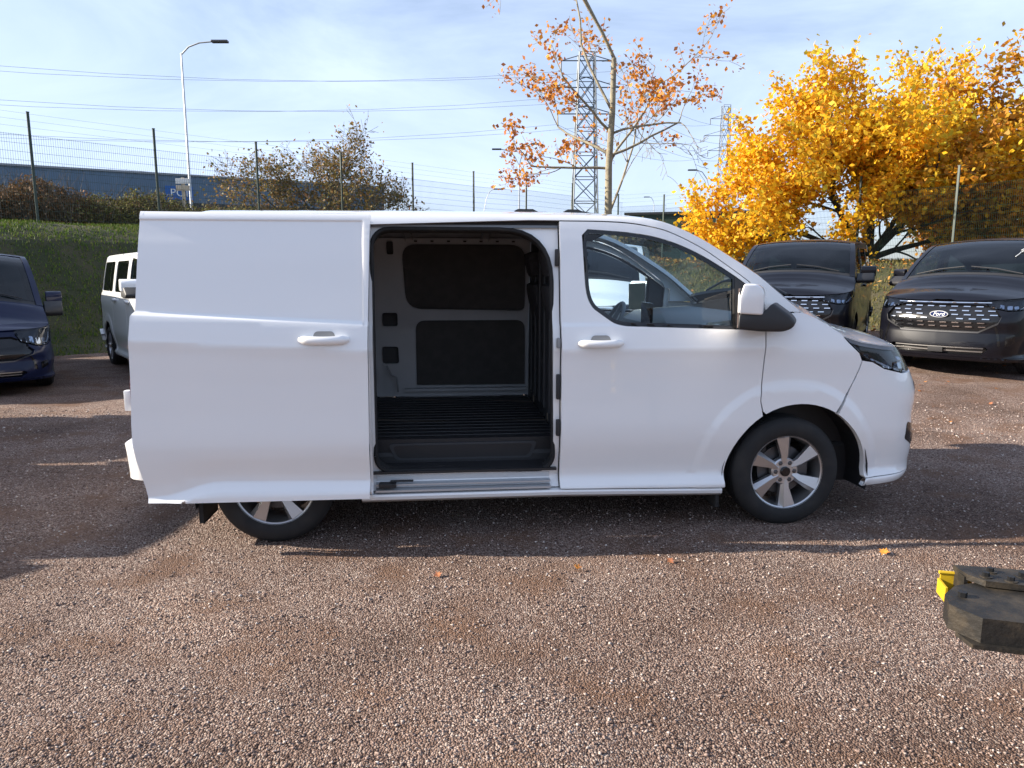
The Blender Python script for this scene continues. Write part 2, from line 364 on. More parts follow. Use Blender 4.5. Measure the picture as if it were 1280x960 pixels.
# ------------------------------------------------------------------ wheel (axis along local y, outer face at -y)
def wheel_meshes():
    d = {}
    b = MB(); t = [(.232,-.005),(.246,.004),(.275,.010),(.305,.006),(.325,-.006),(.338,-.022)]
    for k in range(5): a = -.030-k*.032; t += [(.343,a),(.343,a-.022),(.335,a-.024),(.335,a-.030)]
    t += [(.338,-.196),(.315,-.212),(.26,-.218),(.225,-.205),(.225,-.01)]
    b.lathe([(r, a) for r, a in t], 64, close=True); d['tyre'] = b
    b = MB(); b.lathe([(.217,-.055),(.222,-.012),(.2335,-.004),(.2345,-.012),(.228,-.03),(.226,-.20),(.215,-.20),(.212,-.07)], 64, close=True); d['rim'] = b
    b = MB()
    def pol(r, deg, a): t = R(deg); return (r*math.cos(t), -a, r*math.sin(t))
    for k in range(6):
        o = k*60+8
        # top facets of a twisted spoke: wide lit facet, narrow chamfer
        q = [pol(.052,o+30,-.030), pol(.052,o-28,-.030), pol(.105,o+15,-.024), pol(.100,o-13,-.036), pol(.105,o-5,-.014),
             pol(.222,o+17,-.016), pol(.222,o-9,-.034), pol(.224,o-2,-.005), pol(.052,o,-.024)]
        lo = [(x, y+.032, z) for x, y, z in q]
        f = [(0,2,4,8),(8,4,3,1),(2,5,7,4),(4,7,6,3)]; n = len(q)
        ring = [0,2,5,7,6,3,1]
        f += [(a, b2, b2+n, a+n) for a, b2 in zip(ring[:-1], ring[1:])]
        b.add(q+lo, f)
    b.lathe([(.001,-.026),(.078,-.026),(.086,-.034),(.086,-.07),(.001,-.07)], 32); d['spokes'] = b
    b = MB(); b.lathe([(.001,-.012),(.026,-.013),(.031,-.017),(.032,-.03)], 24); d['centre_cap'] = b
    b = MB(); b.lathe([(.001,-.006),(.011,-.007),(.015,-.011),(.016,-.026)], 6); d['nut'] = b
    b = MB(); b.lathe([(.06,-.085),(.155,-.085),(.155,-.11),(.06,-.11)], 40, close=True); b.lathe([(.001,-.07),(.075,-.075),(.08,-.12),(.08,-.22),(.001,-.22)], 24)
    b.box((.07,.07,-.06), (.17,.13,.06), .01); d['disc'] = b
    out = {}
    for k, b in d.items():
        o = b.build('wheel_'+k, {'tyre':'rubber','rim':'alloy','spokes':'alloy','centre_cap':'gloss_black','nut':'alloy_dark','disc':'alloy_dark'}[k], smooth=True)
        out[k] = o.data; bpy.data.objects.remove(o)
    return out
WM = wheel_meshes()
def add_wheel(parent, x, side, z=.343, w=.972, spin=0.):
    """side -1: right flank (-y), +1: left flank"""
    def o(name, me, par, loc=(0,0,0), rot=(0,0,0)):
        q = bpy.data.objects.new(name, me); COL.objects.link(q); q.parent = par; q.location = loc; q.rotation_euler = rot; return q
    wh = o('wheel', WM['disc'], parent, (x, side*w, z), (0, 0, 0 if side < 0 else math.pi))
    o('tyre', WM['tyre'], wh); o('rim', WM['rim'], wh); o('spokes', WM['spokes'], wh, rot=(0, spin, 0)); o('centre_cap', WM['centre_cap'], wh)
    for k in range(6):
        t = R(k*60+38)+(-spin); o('lug_nut', WM['nut'], wh, (.060*math.cos(t), .014, .060*math.sin(t)))
    return wh

def fw(w, side=-1):
    """u of the nose outline at half-width w (right side negative)"""
    i0 = int(np.argmax(_pc[:, 0] > 3.45)); ww = _pc[i0:, 1][::-1]; ss = _s[i0:][::-1]
    u = float(np.interp(abs(w), ww, ss)); return u if w <= 0 else 2*UC-u
def text_mesh(body, size, extrude, shear=0.):
    cu = bpy.data.curves.new('txt', 'FONT'); cu.body = body; cu.size = size; cu.extrude = extrude; cu.shear = shear; cu.align_x = 'CENTER'; cu.align_y = 'CENTER'; cu.resolution_u = 3
    o = bpy.data.objects.new('txt', cu); COL.objects.link(o); dg = bpy.context.evaluated_depsgraph_get(); dg.update()
    me = bpy.data.meshes.new_from_object(o.evaluated_get(dg)); bpy.data.objects.remove(o); return me
# ------------------------------------------------------------------ van outlines in (u, z) on the right flank
def arc(cx, cz, r, a0, a1, n=18): return [(cx+r*math.cos(R(a0+(a1-a0)*i/n)), cz+r*math.sin(R(a0+(a1-a0)*i/n))) for i in range(n+1)]
def inset(poly, d):
    q = np.array(poly, float); n = len(q); area = sum(q[i][0]*q[(i+1) % n][1]-q[(i+1) % n][0]*q[i][1] for i in range(n)); s = 1 if area > 0 else -1; out = []
    for i in range(n):
        a = q[i]-q[i-1]; b = q[(i+1) % n]-q[i]; a /= np.linalg.norm(a)+1e-12; b /= np.linalg.norm(b)+1e-12
        na = np.array([-a[1], a[0]])*s; nb = np.array([-b[1], b[0]])*s; m = na+nb; m /= max(.35, 1+na@nb); out.append(tuple(q[i]+m*d))
    return out
FA, RA = (3.158, .315, .463), (.02, .315, .463)
def arch_pts(A, a0, a1, n=18): return arc(A[0], A[1], A[2], a0, a1, n)
def softopen(P): return [P[0]]+fillet(P, .2, 4)[5:-5]+[P[-1]]
W_LB = softopen([(1.809,1.786),(1.812,1.712),(1.822,1.479),(1.835,1.414),(1.863,1.362),(1.934,1.311),(1.994,1.270),(2.054,1.256),(2.615,1.236)])
W_TP = softopen([(2.744,1.544),(2.622,1.622),(2.501,1.690),(2.355,1.752),(2.211,1.790),(2.066,1.808),(1.844,1.822)])
W_OUT = W_LB+[(2.868,1.228),(2.872,1.452)]+W_TP
W_GL = inset(W_LB+[(2.738,1.232)]+W_TP, .024)
W_SAIL = [(2.735,1.236),(2.862,1.233),(2.866,1.449),(2.735,1.540)]
CAB = [(1.678,.284),(2.1,.276),(2.688,.264)]+[p for p in arch_pts(FA, 186, 122, 10)]+[(2.893,.80),(2.901,.933),(2.909,1.131),(2.911,1.225),(2.913,1.43),(2.898,1.449)]+[(u, float(zd(u))) for u in np.linspace(2.88, 1.70, 40)]+[(1.678,1.866)]
FEND = [(2.9165,.735)]+arch_pts(FA, 119, 61, 10)+[(3.484,.884),(3.592,1.040),(3.584,1.082),(3.478,1.172),(3.468,1.190),(3.35,1.250),(3.25,1.293),(3.145,1.3275),(2.919,1.3285),(2.919,1.225),(2.9165,1.131),(2.9085,.933),(2.900,.80)]
PILL = [(u, float(zd(u))+.007) for u in [-.63,.6]+list(np.linspace(1.5,2.89,46))]+[(2.919,1.440),(2.919,1.3355),(3.14,1.3355)]+[(u, float(zt(u))) for u in list(np.linspace(3.12,1.5,52))+[.6,-.63]]
AP = fillet([(.583,.398),(1.640,.385),(1.628,1.822),(.583,1.822)], [.10,.10,.30,.12], 8)
SIDE_Z0, SIDE_Z1 = .284, 1.864
QUART = [(-.715,SIDE_Z0+.02),(-.40,SIDE_Z0)]+arch_pts(RA, 184, -4, 26)+[(.60,SIDE_Z0),(.60,.30),(.568,.30),(.568,SIDE_Z1+.002),(-.70,SIDE_Z1-.002)]
QUART = [(-.632,SIDE_Z0+.02)]+[p for p in arch_pts(RA, 184, -4, 26)]+[(.568,SIDE_Z0),(.568,SIDE_Z1+.002),(-.632,SIDE_Z1-.002)]
SLIDE = [(.576,SIDE_Z0),(1.670,SIDE_Z0),(1.670,1.864),(.576,1.864)]
HEAD = [(3.482,1.182),(3.64,1.148),(3.85,1.120),(4.1,1.097),(4.30,1.084)]+[(fw(-.53),1.076),(fw(-.53),1.046),(fw(-.60),.993),(4.10,.949),(3.92,.953),(3.763,.988),(3.678,1.034),(3.592,1.086)]
GR = [(-.50,1.030),(.50,1.030),(.66,.985),(.745,.87),(.72,.79),(.50,.665),(-.50,.665),(-.72,.79),(-.745,.87),(-.66,.985)]
GRU = [(fw(w), z) for w, z in GR]
LOWU = [(fw(w), z) for w, z in [(-.62,.455),(.62,.455),(.66,.42),(.58,.34),(-.58,.34),(-.66,.42)]]
_bl = [(4.4,.306),(3.83,.300),(3.632,.296)]+arch_pts(FA, -1, 58, 12)+[(3.492,.880),(3.600,1.036),(3.682,1.024),(3.763,.979),(3.92,.944),(4.10,.940),(fw(-.60),.984),(fw(-.535),1.038),(fw(-.535),1.066)]
BUMP = _bl+[(2*UC-u, z) for u, z in _bl[::-1]]
ARCS = [arc(hx, .33, r, 0, 180, 40) for hx in (0., 3.1) for r in (.545,.57,.595,.615)]
BELT = ARCS+[[(-.9,z),(3.7,z)] for z in (.30,.325,.345,.40,.54,.60,1.125,1.135,1.150,1.250,1.258,1.267,1.276,1.286)]

def build_van(name, loc, rz, paint, opened=False, side_glass=False, h=.09, writing=False, detail=True, glass_name='glass_clear', plate=False):
    v = empty(name, loc, rz)
    hs = h
    def both(nm, poly, m, **k):
        return [panel(nm, poly, m, v, **k), panel(nm, poly, m, v, mirror=True, **k)]
    # --- doors, wings, pillars
    cab = []
    for mir in (False, True):
        d = panel('cab_door', CAB, paint, v, holes=[W_OUT], h=hs, mirror=mir, lines=BELT, thick=.035); cab.append(d)
        panel('window_frame', inset(W_OUT, .003), 'gloss_black', d, holes=[W_GL, inset(W_SAIL, .004)], h=.05, off=-.002, thick=.02, mirror=mir)
        panel('window_pane', inset(W_GL, -.006), glass_name, d, h=.08, off=-.012, thick=.003, mirror=mir)
        panel('mirror_sail', inset(W_SAIL, -.003), 'black_plastic', d, h=.08, off=.001, thick=.02, mirror=mir)
        # pull handle: bowed bar standing off the skin, cup behind it
        s = -1 if not mir else 1
        handle(d, 1.776, 2.037, 1.160, s, paint)
        panel('front_wing', FEND, paint, v, h=hs, mirror=mir, lines=ARCS+[[(2.8,z),(3.6,z)] for z in (1.1,1.2)])
        panel('roof_pillar', PILL+[], paint, v, h=hs, mirror=mir, thick=.04)
        mirror_part(v, s, paint)
    # --- flanks
    if opened:
        panel('rear_quarter', QUART, paint, v, h=hs, lines=BELT)
        fr = panel('door_frame', [(.560,.288),(1.674,.284),(1.674,1.872),(.560,1.872)], paint, v, holes=[AP], h=.05, off=-.052, thick=.05, straight=True, lines=[[(-.9,z),(3.7,z)] for z in (1.125,1.150,1.257,1.280)])
        v['_frame'] = 1
    else:
        for mir in ((False, True)): flank(v, paint, mir, side_glass, hs)
    if opened: flank(v, paint, True, False, hs)
    for mir in (False, True):
        b = MB(); sg = 1 if mir else -1; st = [(.50,.277),(1.676,.277),(2.1,.269),(2.684,.257)]; pr = lambda t: [(.950,t),(.981,t-.001),(.985,t-.012),(.978,t-.032),(.950,t-.052),(.86,t-.054),(.86,t)]
        vv = [(x, sg*w_, z_) for x, t in st for w_, z_ in pr(t)]; ff = [(k*7+q, k*7+(q+1) % 7, k*7+7+(q+1) % 7, k*7+7+q) for k in range(3) for q in range(7)]+[tuple(range(7)), tuple(range(21, 28))]
        b.add(vv, ff); b.build('sill', paint, v, smooth=True)
        liner(v, FA, mir); liner(v, RA, mir)
        b = MB(); s = -1 if not mir else 1
        for hx in (-.42, 2.665): b = MB(); b.box((hx-.012, s*.70, .13), (hx+.012, s*.955, .30), .005); b.build('mud_flap', 'rubber', v)
    # --- rear
    for mir in (False, True):
        rd = panel('rear_door', [(U0+.004,.46),(-.93,.46),(-.865,.50),(-.865,1.86),(-.93,1.885),(U0+.004,1.885)], paint, v, h=hs) if not mir else panel('rear_door', [(2*U0-u, z) for u, z in [(U0+.004,.46),(-.93,.46),(-.865,.50),(-.865,1.86),(-.93,1.885),(U0+.004,1.885)]], paint, v, h=hs)
        f = (lambda q: q) if not mir else (lambda q: [(2*U0-u, z) for u, z in q])
        panel('corner_post', f([(-.858,.50),(-.640,.50),(-.640,.80),(-.70,.80),(-.70,1.42),(-.640,1.42),(-.640,1.865),(-.640,1.89),(-.858,1.888)]), paint, v, h=.06)
        tl = panel('tail_lamp', f([(-.855,.81),(-.707,.81),(-.707,1.41),(-.855,1.41)]), 'lamp_red', v, h=.05, off=.012, thick=.03)
        for z in (.84,):
            P, n = surf(np.array([-.865 if not mir else 2*U0+.865]), np.array([z])); p = P[0]
            b = MB(); b.box((p[0]-.05, p[1]-.022, z-.06), (p[0]+.03, p[1]+.022, z+.06), .008); b.build('hinge', paint, rd, smooth=True)
    bp = panel('rear_bumper', [(2*U0+.58,.40),(2*U0+.58,.50),(2*U0+.68,.60),(-.68,.60),(-.58,.50),(-.58,.40)], paint, v, h=.06, off=.055, thick=.05)
    # --- roof, screen, bonnet
    roof = chord('roof', -.93, 2.20, -1, 1, paint, v, 34, 26, .03)
    chord('windscreen', 2.255, 3.085, -.925, .925, glass_name, v, 16, 20, .004, drop=.008)
    for a, b_ in ((-1, -.915), (.915, 1)): chord('screen_pillar', 2.20, 3.142, a, b_, paint, v, 18, 3, .03)
    chord('screen_header', 2.202, 2.262, -.915, .915, paint, v, 2, 18, .03)
    chord('cowl', 3.075, 3.15, -.915, .915, 'black_plastic', v, 3, 18, .03, drop=.012)
    bonnet = chord('bonnet', 3.152, UC-.035, -.995, .995, paint, v, 30, 24, .03, drop=.002)
    for s in (-1, 1):
        b = MB(); p0 = chord_pt(np.array(3.10), np.array(.75*s)); p1 = chord_pt(np.array(3.02), np.array(.05*s)); p0 = p0+[0,0,.02]; p1 = p1+[.0,0,.022]
        b.tube([p0, (np.array(p0)*.5+np.array(p1)*.5+[0,0,.02]), p1], .009, 6); b.build('wiper', 'black_plastic', v)
    # --- nose
    bump = panel('front_bumper', BUMP, paint, v, holes=[GRU, LOWU], h=.05, thick=.04, lines=ARCS+[[(3.6,z),(2*UC-3.6,z)] for z in (.36,.55,.66,.76,.90)])
    panel('lower_lip', [(3.635,.240),(3.83,.246),(4.4,.252),(2*UC-4.4,.252),(2*UC-3.83,.246),(2*UC-3.635,.240),(2*UC-3.632,.291),(2*UC-3.83,.295),(2*UC-4.4,.301),(4.4,.301),(3.83,.295),(3.632,.291)], paint, v, h=.02, hb=.03, off=.0, thick=.03)
    for mir in (False, True):
        f = (lambda q: q) if not mir else (lambda q: [(2*UC-u, z) for u, z in q])
        panel('bumper_slot', f([(fw(-.70),.74),(fw(-.675),.74),(fw(-.745),.47),(fw(-.775),.47)]), 'gloss_black', bump, h=.05, off=.003, thick=.01)
        hl = panel('headlight', f(inset(HEAD, .002)), 'glass_lamp', v, h=.05, off=-.002, thick=.004)
        panel('lamp_housing', f(inset(HEAD, .003)), 'lamp_inner', hl, h=.05, off=-.045, thick=-.04)
        for q in ([(3.93,.972),(4.0,.966),(4.02,1.005),(3.95,1.01)], [(4.03,.963),(4.10,.963),(4.115,1.015),(4.04,1.012)], [(4.14,.972),(4.20,.985),(4.21,1.03),(4.155,1.022)]):
            panel('lamp_unit', f(fillet(q, .015, 3)), 'lamp_chrome', hl, h=.02, off=-.020, thick=.02)
        panel('running_light', f([(3.70,1.045),(3.85,.985),(3.90,.975),(3.90,.967),(3.84,.975),(3.69,1.036)]), 'led_white', hl, h=.03, off=-.018, thick=.01)
        panel('fog_surround', f(fillet([(fw(-.80),.60),(fw(-.88),.63),(fw(-.90),.52),(fw(-.82),.46)], .02)), 'gloss_black', bump, h=.04, off=.002, thick=.012)
    gr = panel('grille', inset(GRU, -.01), 'gloss_black', v, h=.07, off=-.035, thick=.01)
    panel('lower_grille', inset(LOWU, -.01), 'gloss_black', v, h=.07, off=-.05, thick=.01)
    panel('number_plate', [(fw(-.10),.43),(fw(.10),.43),(fw(.10),.36),(fw(-.10),.36)], 'black_plastic', v, h=.06, off=.004, thick=.02)
    for z in (.435, .385): panel('grille_bar', [(fw(-.6),z-.009),(fw(.6),z-.009),(fw(.6),z+.009),(fw(-.6),z+.009)], 'steel', v, h=.12, off=-.035, thick=.01)
    panel('grille_trim', [(u, z+.012) for u, z in GRU[5:7][::-1]] and (lambda a: a+[(u, z-.022) for u, z in a[::-1]])([GRU[i] for i in (3,4,5,6,7,8)]), 'alloy_dark', v, h=.05, off=.004, thick=.02)
    if detail: panel('chrome_strip', [(fw(-.60),1.050),(UC,1.046),(fw(.60),1.050),(fw(.60),1.061),(UC,1.060),(fw(-.60),1.061)], 'chrome', v, h=.08, off=.006, thick=.012)
    if detail:
        for r in range(6):
            z = .725+r*.055; half = np.interp(z, [.665,.79,.87,.985,1.03], [.50,.70,.72,.63,.48])
            n = int(half*2/.155); 
            for k in range(n+1):
                w = -half+.05+(k+(.5 if r % 2 else 0))*.155
                if abs(w) > half-.03 or (abs(w) < .16 and .82 < z < .96): continue
                panel('grille_dash', [(fw(w-.042),z-.0065),(fw(w+.042),z-.0065),(fw(w+.042),z+.0065),(fw(w-.042),z+.0065)], 'chrome', gr, h=.12, off=-.018, thick=.014)
        P, n = surf(np.array([UC-1e-4]), np.array([.89])); x0 = float(P[0][0])-.004
        b = MB(); b.prism([(.118*math.cos(t), .047*math.sin(t)) for t in np.linspace(0, 2*math.pi, 40, endpoint=False)], -.03, .008, lambda a, c, d: (x0+d, a, .89+c)); bd = b.build('badge', 'galvanised', v)
        b = MB(); b.prism([(.108*math.cos(t), .039*math.sin(t)) for t in np.linspace(0, 2*math.pi, 40, endpoint=False)], -.02, .011, lambda a, c, d: (x0+d, a, .89+c)); b.build('badge_field', 'badge_blue', bd)
        me = text_mesh('Ford', .078, .002, .35); me.materials.append(M('led_white')); t = bpy.data.objects.new('badge_lettering', me); COL.objects.link(t); t.parent = bd
        t.matrix_local = Matrix.Translation((x0+.0125, 0, .89)) @ Matrix(((0,0,1,0),(1,0,0,0),(0,1,0,0),(0,0,0,1)))
    # --- underside and running gear
    b = MB(); b.box((-.70,-.72,.20), (3.75,.72,.47), .03); b.build('underbody', 'black_plastic', v)
    for x in (0., 3.1):
        for s in (-1, 1): add_wheel(v, x, s, spin=R((37 if x else 11)+(s > 0)*20))
    # --- cab
    b = MB()
    prof = [(2.52,.95),(2.47,1.10),(2.50,1.20),(2.60,1.265),(2.80,1.285),(3.05,1.30),(3.10,1.20),(3.0,.8),(2.7,.75)]
    b.prism(prof, -.84, .84, lambda a, c, d: (a, d, c)); b.build('dashboard', 'dash_grey', v, smooth=True)
    b = MB(); b.box((2.44,-.16,.72), (2.62,.16,1.18), .03); b.build('centre_console', 'trim_grey', v, smooth=True)
    b = MB(); b.box((2.452,-.14,1.20), (2.47,.12,1.36), .008); b.build('screen', 'gloss_black', v)
    b = MB(); T = Matrix.Translation((2.30,.42,1.17)) @ Matrix.Rotation(R(-62), 4, 'Y')
    for k in range(28):
        pass
    ring = [(.19*math.cos(t), .19*math.sin(t), 0) for t in np.linspace(0, 2*math.pi, 33)]
    b.tube([T @ Vector(p) for p in ring], .016, 8, cap=False)
    b.tube([T @ Vector((-.18,0,0)), T @ Vector((.18,0,0))], .018, 6); b.tube([T @ Vector((0,0,0)), T @ Vector((0,-.18,0))], .018, 6); b.tube([T @ Vector((0,0,-.02)), T @ Vector((0,0,.25))], .035, 8)
    b.build('steering_wheel', 'dash_grey', v, smooth=True)
    for y in (-.42, .42):
        b = MB(); b.box((1.78,y-.26,.80), (2.28,y+.26,.96), .05); T = Matrix.Translation((1.84,y,.90)) @ Matrix.Rotation(R(-12), 4, 'Y')
        b.box((-.07,-.25,0), (.07,.25,.62), .05, T); b.box((-.05,-.13,.66), (.05,.13,.85), .04, T); b.build('seat', 'seat_cloth', v, smooth=True)
    chord('headliner', 1.75, 2.22, -.97, .97, 'headliner', v, 6, 10, .01, drop=.05)
    b = MB(); b.box((1.735,-.88,.42), (3.0,.88,.50)); b.build('cab_floor', 'floor_mat', v)
    for s in (-1, 1):
        b = MB(); b.box((1.80,s*.875-.02,.55), (2.80,s*.875+.02,1.17), .015); b.build('door_trim', 'trim_grey' if s > 0 else 'dash_grey', cab[0 if s < 0 else 1])
    bm_ = [(-.86,.46),(.86,.46),(.87,1.2),(.74,1.80),(.6,1.90),(-.6,1.90),(-.74,1.80),(-.87,1.2)]
    b = MB(); b.prism(bm_, 1.705, 1.722, lambda a, c, d: (d, a, c)); bh = b.build('bulkhead', 'bulkhead', v)
    if not opened:
        b = MB(); b.box((-.72,-.84,.49), (1.70,.84,.55)); b.build('load_floor', 'floor_mat', v)
    return v

def flank(v, paint, mir, side_glass, hs):
    qh = []; sh = []
    if side_glass:
        qh = [fillet([(-.60,1.30),(.47,1.29),(.47,1.79),(-.52,1.79)], .07)]; sh = [fillet([(.66,1.29),(1.60,1.285),(1.60,1.79),(.66,1.79)], .07)]
    q = panel('rear_quarter', QUART, paint, v, holes=qh, h=hs, mirror=mir, lines=BELT)
    d = panel('side_door', SLIDE, paint, v, holes=sh, h=hs, mirror=mir, lines=BELT)
    for par, hh in ((q, qh), (d, sh)):
        for w in hh: panel('window_pane', inset(w, -.01), 'glass_dark', par, h=.1, off=-.006, thick=.004, mirror=mir)
    handle(d, .72, .99, 1.170, -1 if not mir else 1, paint)
def handle(par, u0, u1, z, s, paint, off=0., straight=False):
    P, _ = surf(np.array([u0, (u0+u1)/2, u1]), np.array([z]*3), off, straight)
    x0, x1 = P[0][0], P[2][0]; y = abs(P[1][1])
    b = MB(); n = 10; pts = []; 
    for k in range(n+1):
        t = k/n; pts.append((x0+(x1-x0)*t, s*(y+.008+.030*math.sin(math.pi*t)**.5), z-.004*math.sin(math.pi*t)))
    k0 = len(b.v)
    # flattened bar: tube squashed afterwards
    b.tube(pts, [.012]+[.021]*(n-1)+[.012], 10)
    b.v = [(p[0], p[1] if False else s*y+(p[1]-s*y)*.9, z+(p[2]-z)*1.15) for p in b.v]
    b.build('door_handle', paint, par, smooth=True)
    b = MB(); c = fillet([((x0+x1)/2-.075, z-.03), ((x0+x1)/2+.075, z-.03), ((x0+x1)/2+.05, z+.045), ((x0+x1)/2-.05, z+.045)], .02, 4)
    b.prism(c, y-.004, y+.0035, lambda a, q, d: (a, s*d, q)); b.build('handle_cup', 'trim_grey', par)
def liner(v, A, mir):
    s = -1 if not mir else 1; b = MB(); n = 20; pts = arc(A[0], A[1], A[2]+.012, -12, 192, n); k = 0
    vv = []; ff = []
    for (x, z) in pts: vv += [(x, s*.968, z), (x, s*.70, z)]
    for i in range(n): ff.append((2*i, 2*i+1, 2*i+3, 2*i+2))
    m = len(vv); vv += [(x, s*.70, z) for x, z in pts]+[(A[0], s*.70, A[1])]
    for i in range(n): ff.append((m+i, m+i+1, m+n+1))
    raw('wheel_arch_liner', vv, ff, 'black_plastic', v)
def mirror_part(v, s, paint):
    # arm and lower housing in black, painted cap above, mirror glass facing rearward
    def blob(poly, w0, w1, bev, name, m, par):
        b = MB(); b.prism(poly, w0, w1, lambda a, c, d: (a-(d-1.16)*.55, s*d, c)); o = b.build(name, m, par)
        md = bmesh.new(); md.from_mesh(o.data); bmesh.ops.bevel(md, geom=md.edges[:], offset=bev, segments=3, profile=.5, affect='EDGES', clamp_overlap=True); md.to_mesh(o.data); md.free()
        o.data.polygons.foreach_set('use_smooth', [True]*len(o.data.polygons)); o.data.set_sharp_from_angle(angle=R(40)); return o
    base = blob([(2.662,1.250),(2.80,1.236),(2.93,1.234),(2.985,1.252),(3.005,1.285),(2.972,1.325),(2.86,1.400),(2.81,1.345),(2.665,1.345)], .955, 1.20, .018, 'door_mirror', 'black_plastic', v)
    blob([(2.668,1.338),(2.808,1.330),(2.812,1.45),(2.795,1.485),(2.765,1.503),(2.69,1.507),(2.668,1.43)], 1.0, 1.215, .013, 'mirror_cap', paint, base)
    b = MB(); b.prism([(1.02,1.26),(1.19,1.26),(1.195,1.48),(1.02,1.49)], 2.658, 2.664, lambda a, c, d: (d-(a-1.16)*.55, s*a, c)); b.build('mirror_glass', 'mirror', base)
_th = math.atan(135/888)
def at(px, py, Y):
    """world point at distance Y whose bearing was read off the photograph at (px, py)"""
    a, c = (px-640)/888, (480-py)/888; ry = math.cos(_th)+math.sin(_th)*c; rz = -math.sin(_th)+math.cos(_th)*c
    return (Y*a/ry, Y, CAM_H+Y*rz/ry)
# ------------------------------------------------------------------ ground and bank
VAN_O = np.array([-1.4722, 4.9474]); VAN_YAW = R(5.498)
def sstep(a, b, x): t = np.clip((x-a)/(b-a), 0, 1); return t*t*(3-2*t)
def vnoise(x, y, s, seed=0):
    """cheap smooth value noise on arrays"""
    x = np.asarray(x, float)*s; y = np.asarray(y, float)*s; xi = np.floor(x); yi = np.floor(y); fx = x-xi; fy = y-yi; fx = fx*fx*(3-2*fx); fy = fy*fy*(3-2*fy)
    def hsh(a, b): q = np.sin(a*127.1+b*311.7+seed*74.7)*43758.5453; return q-np.floor(q)
    return (hsh(xi, yi)*(1-fx)+hsh(xi+1, yi)*fx)*(1-fy)+(hsh(xi, yi+1)*(1-fx)+hsh(xi+1, yi+1)*fx)*fy-.5
def gz(x, y):
    """lot level: flat round the van, climbing gently to the right rear"""
    return .036*np.clip(np.asarray(y, float)-6.6, 0, 12)*sstep(-2.5, 4.0, np.asarray(x, float))
L1P, L1D = np.array([-11.629, 17.835]), np.array([.7176, .6964]); L2P, L2D = np.array([7.703, 27.336]), np.array([.5292, -.8485])
N1, N2 = np.array([-L1D[1], L1D[0]]), np.array([-L2D[1], L2D[0]])      # outward
def bank_d(x, y):
    d1 = (x-L1P[0])*N1[0]+(y-L1P[1])*N1[1]; d2 = (x-L2P[0])*N2[0]+(y-L2P[1])*N2[1]
    k = 1.6; m = np.maximum(d1, d2); s = m+k*np.log(np.exp((d1-m)/k)+np.exp((d2-m)/k)); w = 1/(1+np.exp(np.clip((d2-d1)/2.5, -40, 40)))
    return s, w
def tz_(x, y):
    x = np.asarray(x, float); y = np.asarray(y, float); d, w = bank_d(x, y)
    base = w*(2.85+.004*((x-L1P[0])*L1D[0]+(y-L1P[1])*L1D[1]))+(1-w)*1.55
    p1 = np.interp(d, [-5.6,-4.9,-4.2,-1.75,-.9,0,4,40], [0,.085,.15,.84,.94,1.0,1.05,1.10]); p2 = np.interp(d, [-6.6,-6.0,-5.0,-1.2,0,4,40], [0,.12,.22,.9,1.0,1.06,1.15])
    pr = w*p1+(1-w)*p2
    return gz(x, y)-.3+(base+.3)*pr+(.10*vnoise(x, y, .6, 3)+.05*vnoise(x, y, 1.9, 5))*sstep(-5.6, -4, d)
def grid_mesh(name, xs, ys, zf, m, smooth=True):
    X, Y = np.meshgrid(xs, ys); Z = zf(X, Y); nx = len(xs); v = np.stack([X, Y, Z], -1).reshape(-1, 3)
    f = [(j*nx+i, j*nx+i+1, (j+1)*nx+i+1, (j+1)*nx+i) for j in range(len(ys)-1) for i in range(nx-1)]
    return raw(name, v, f, m, None, smooth)
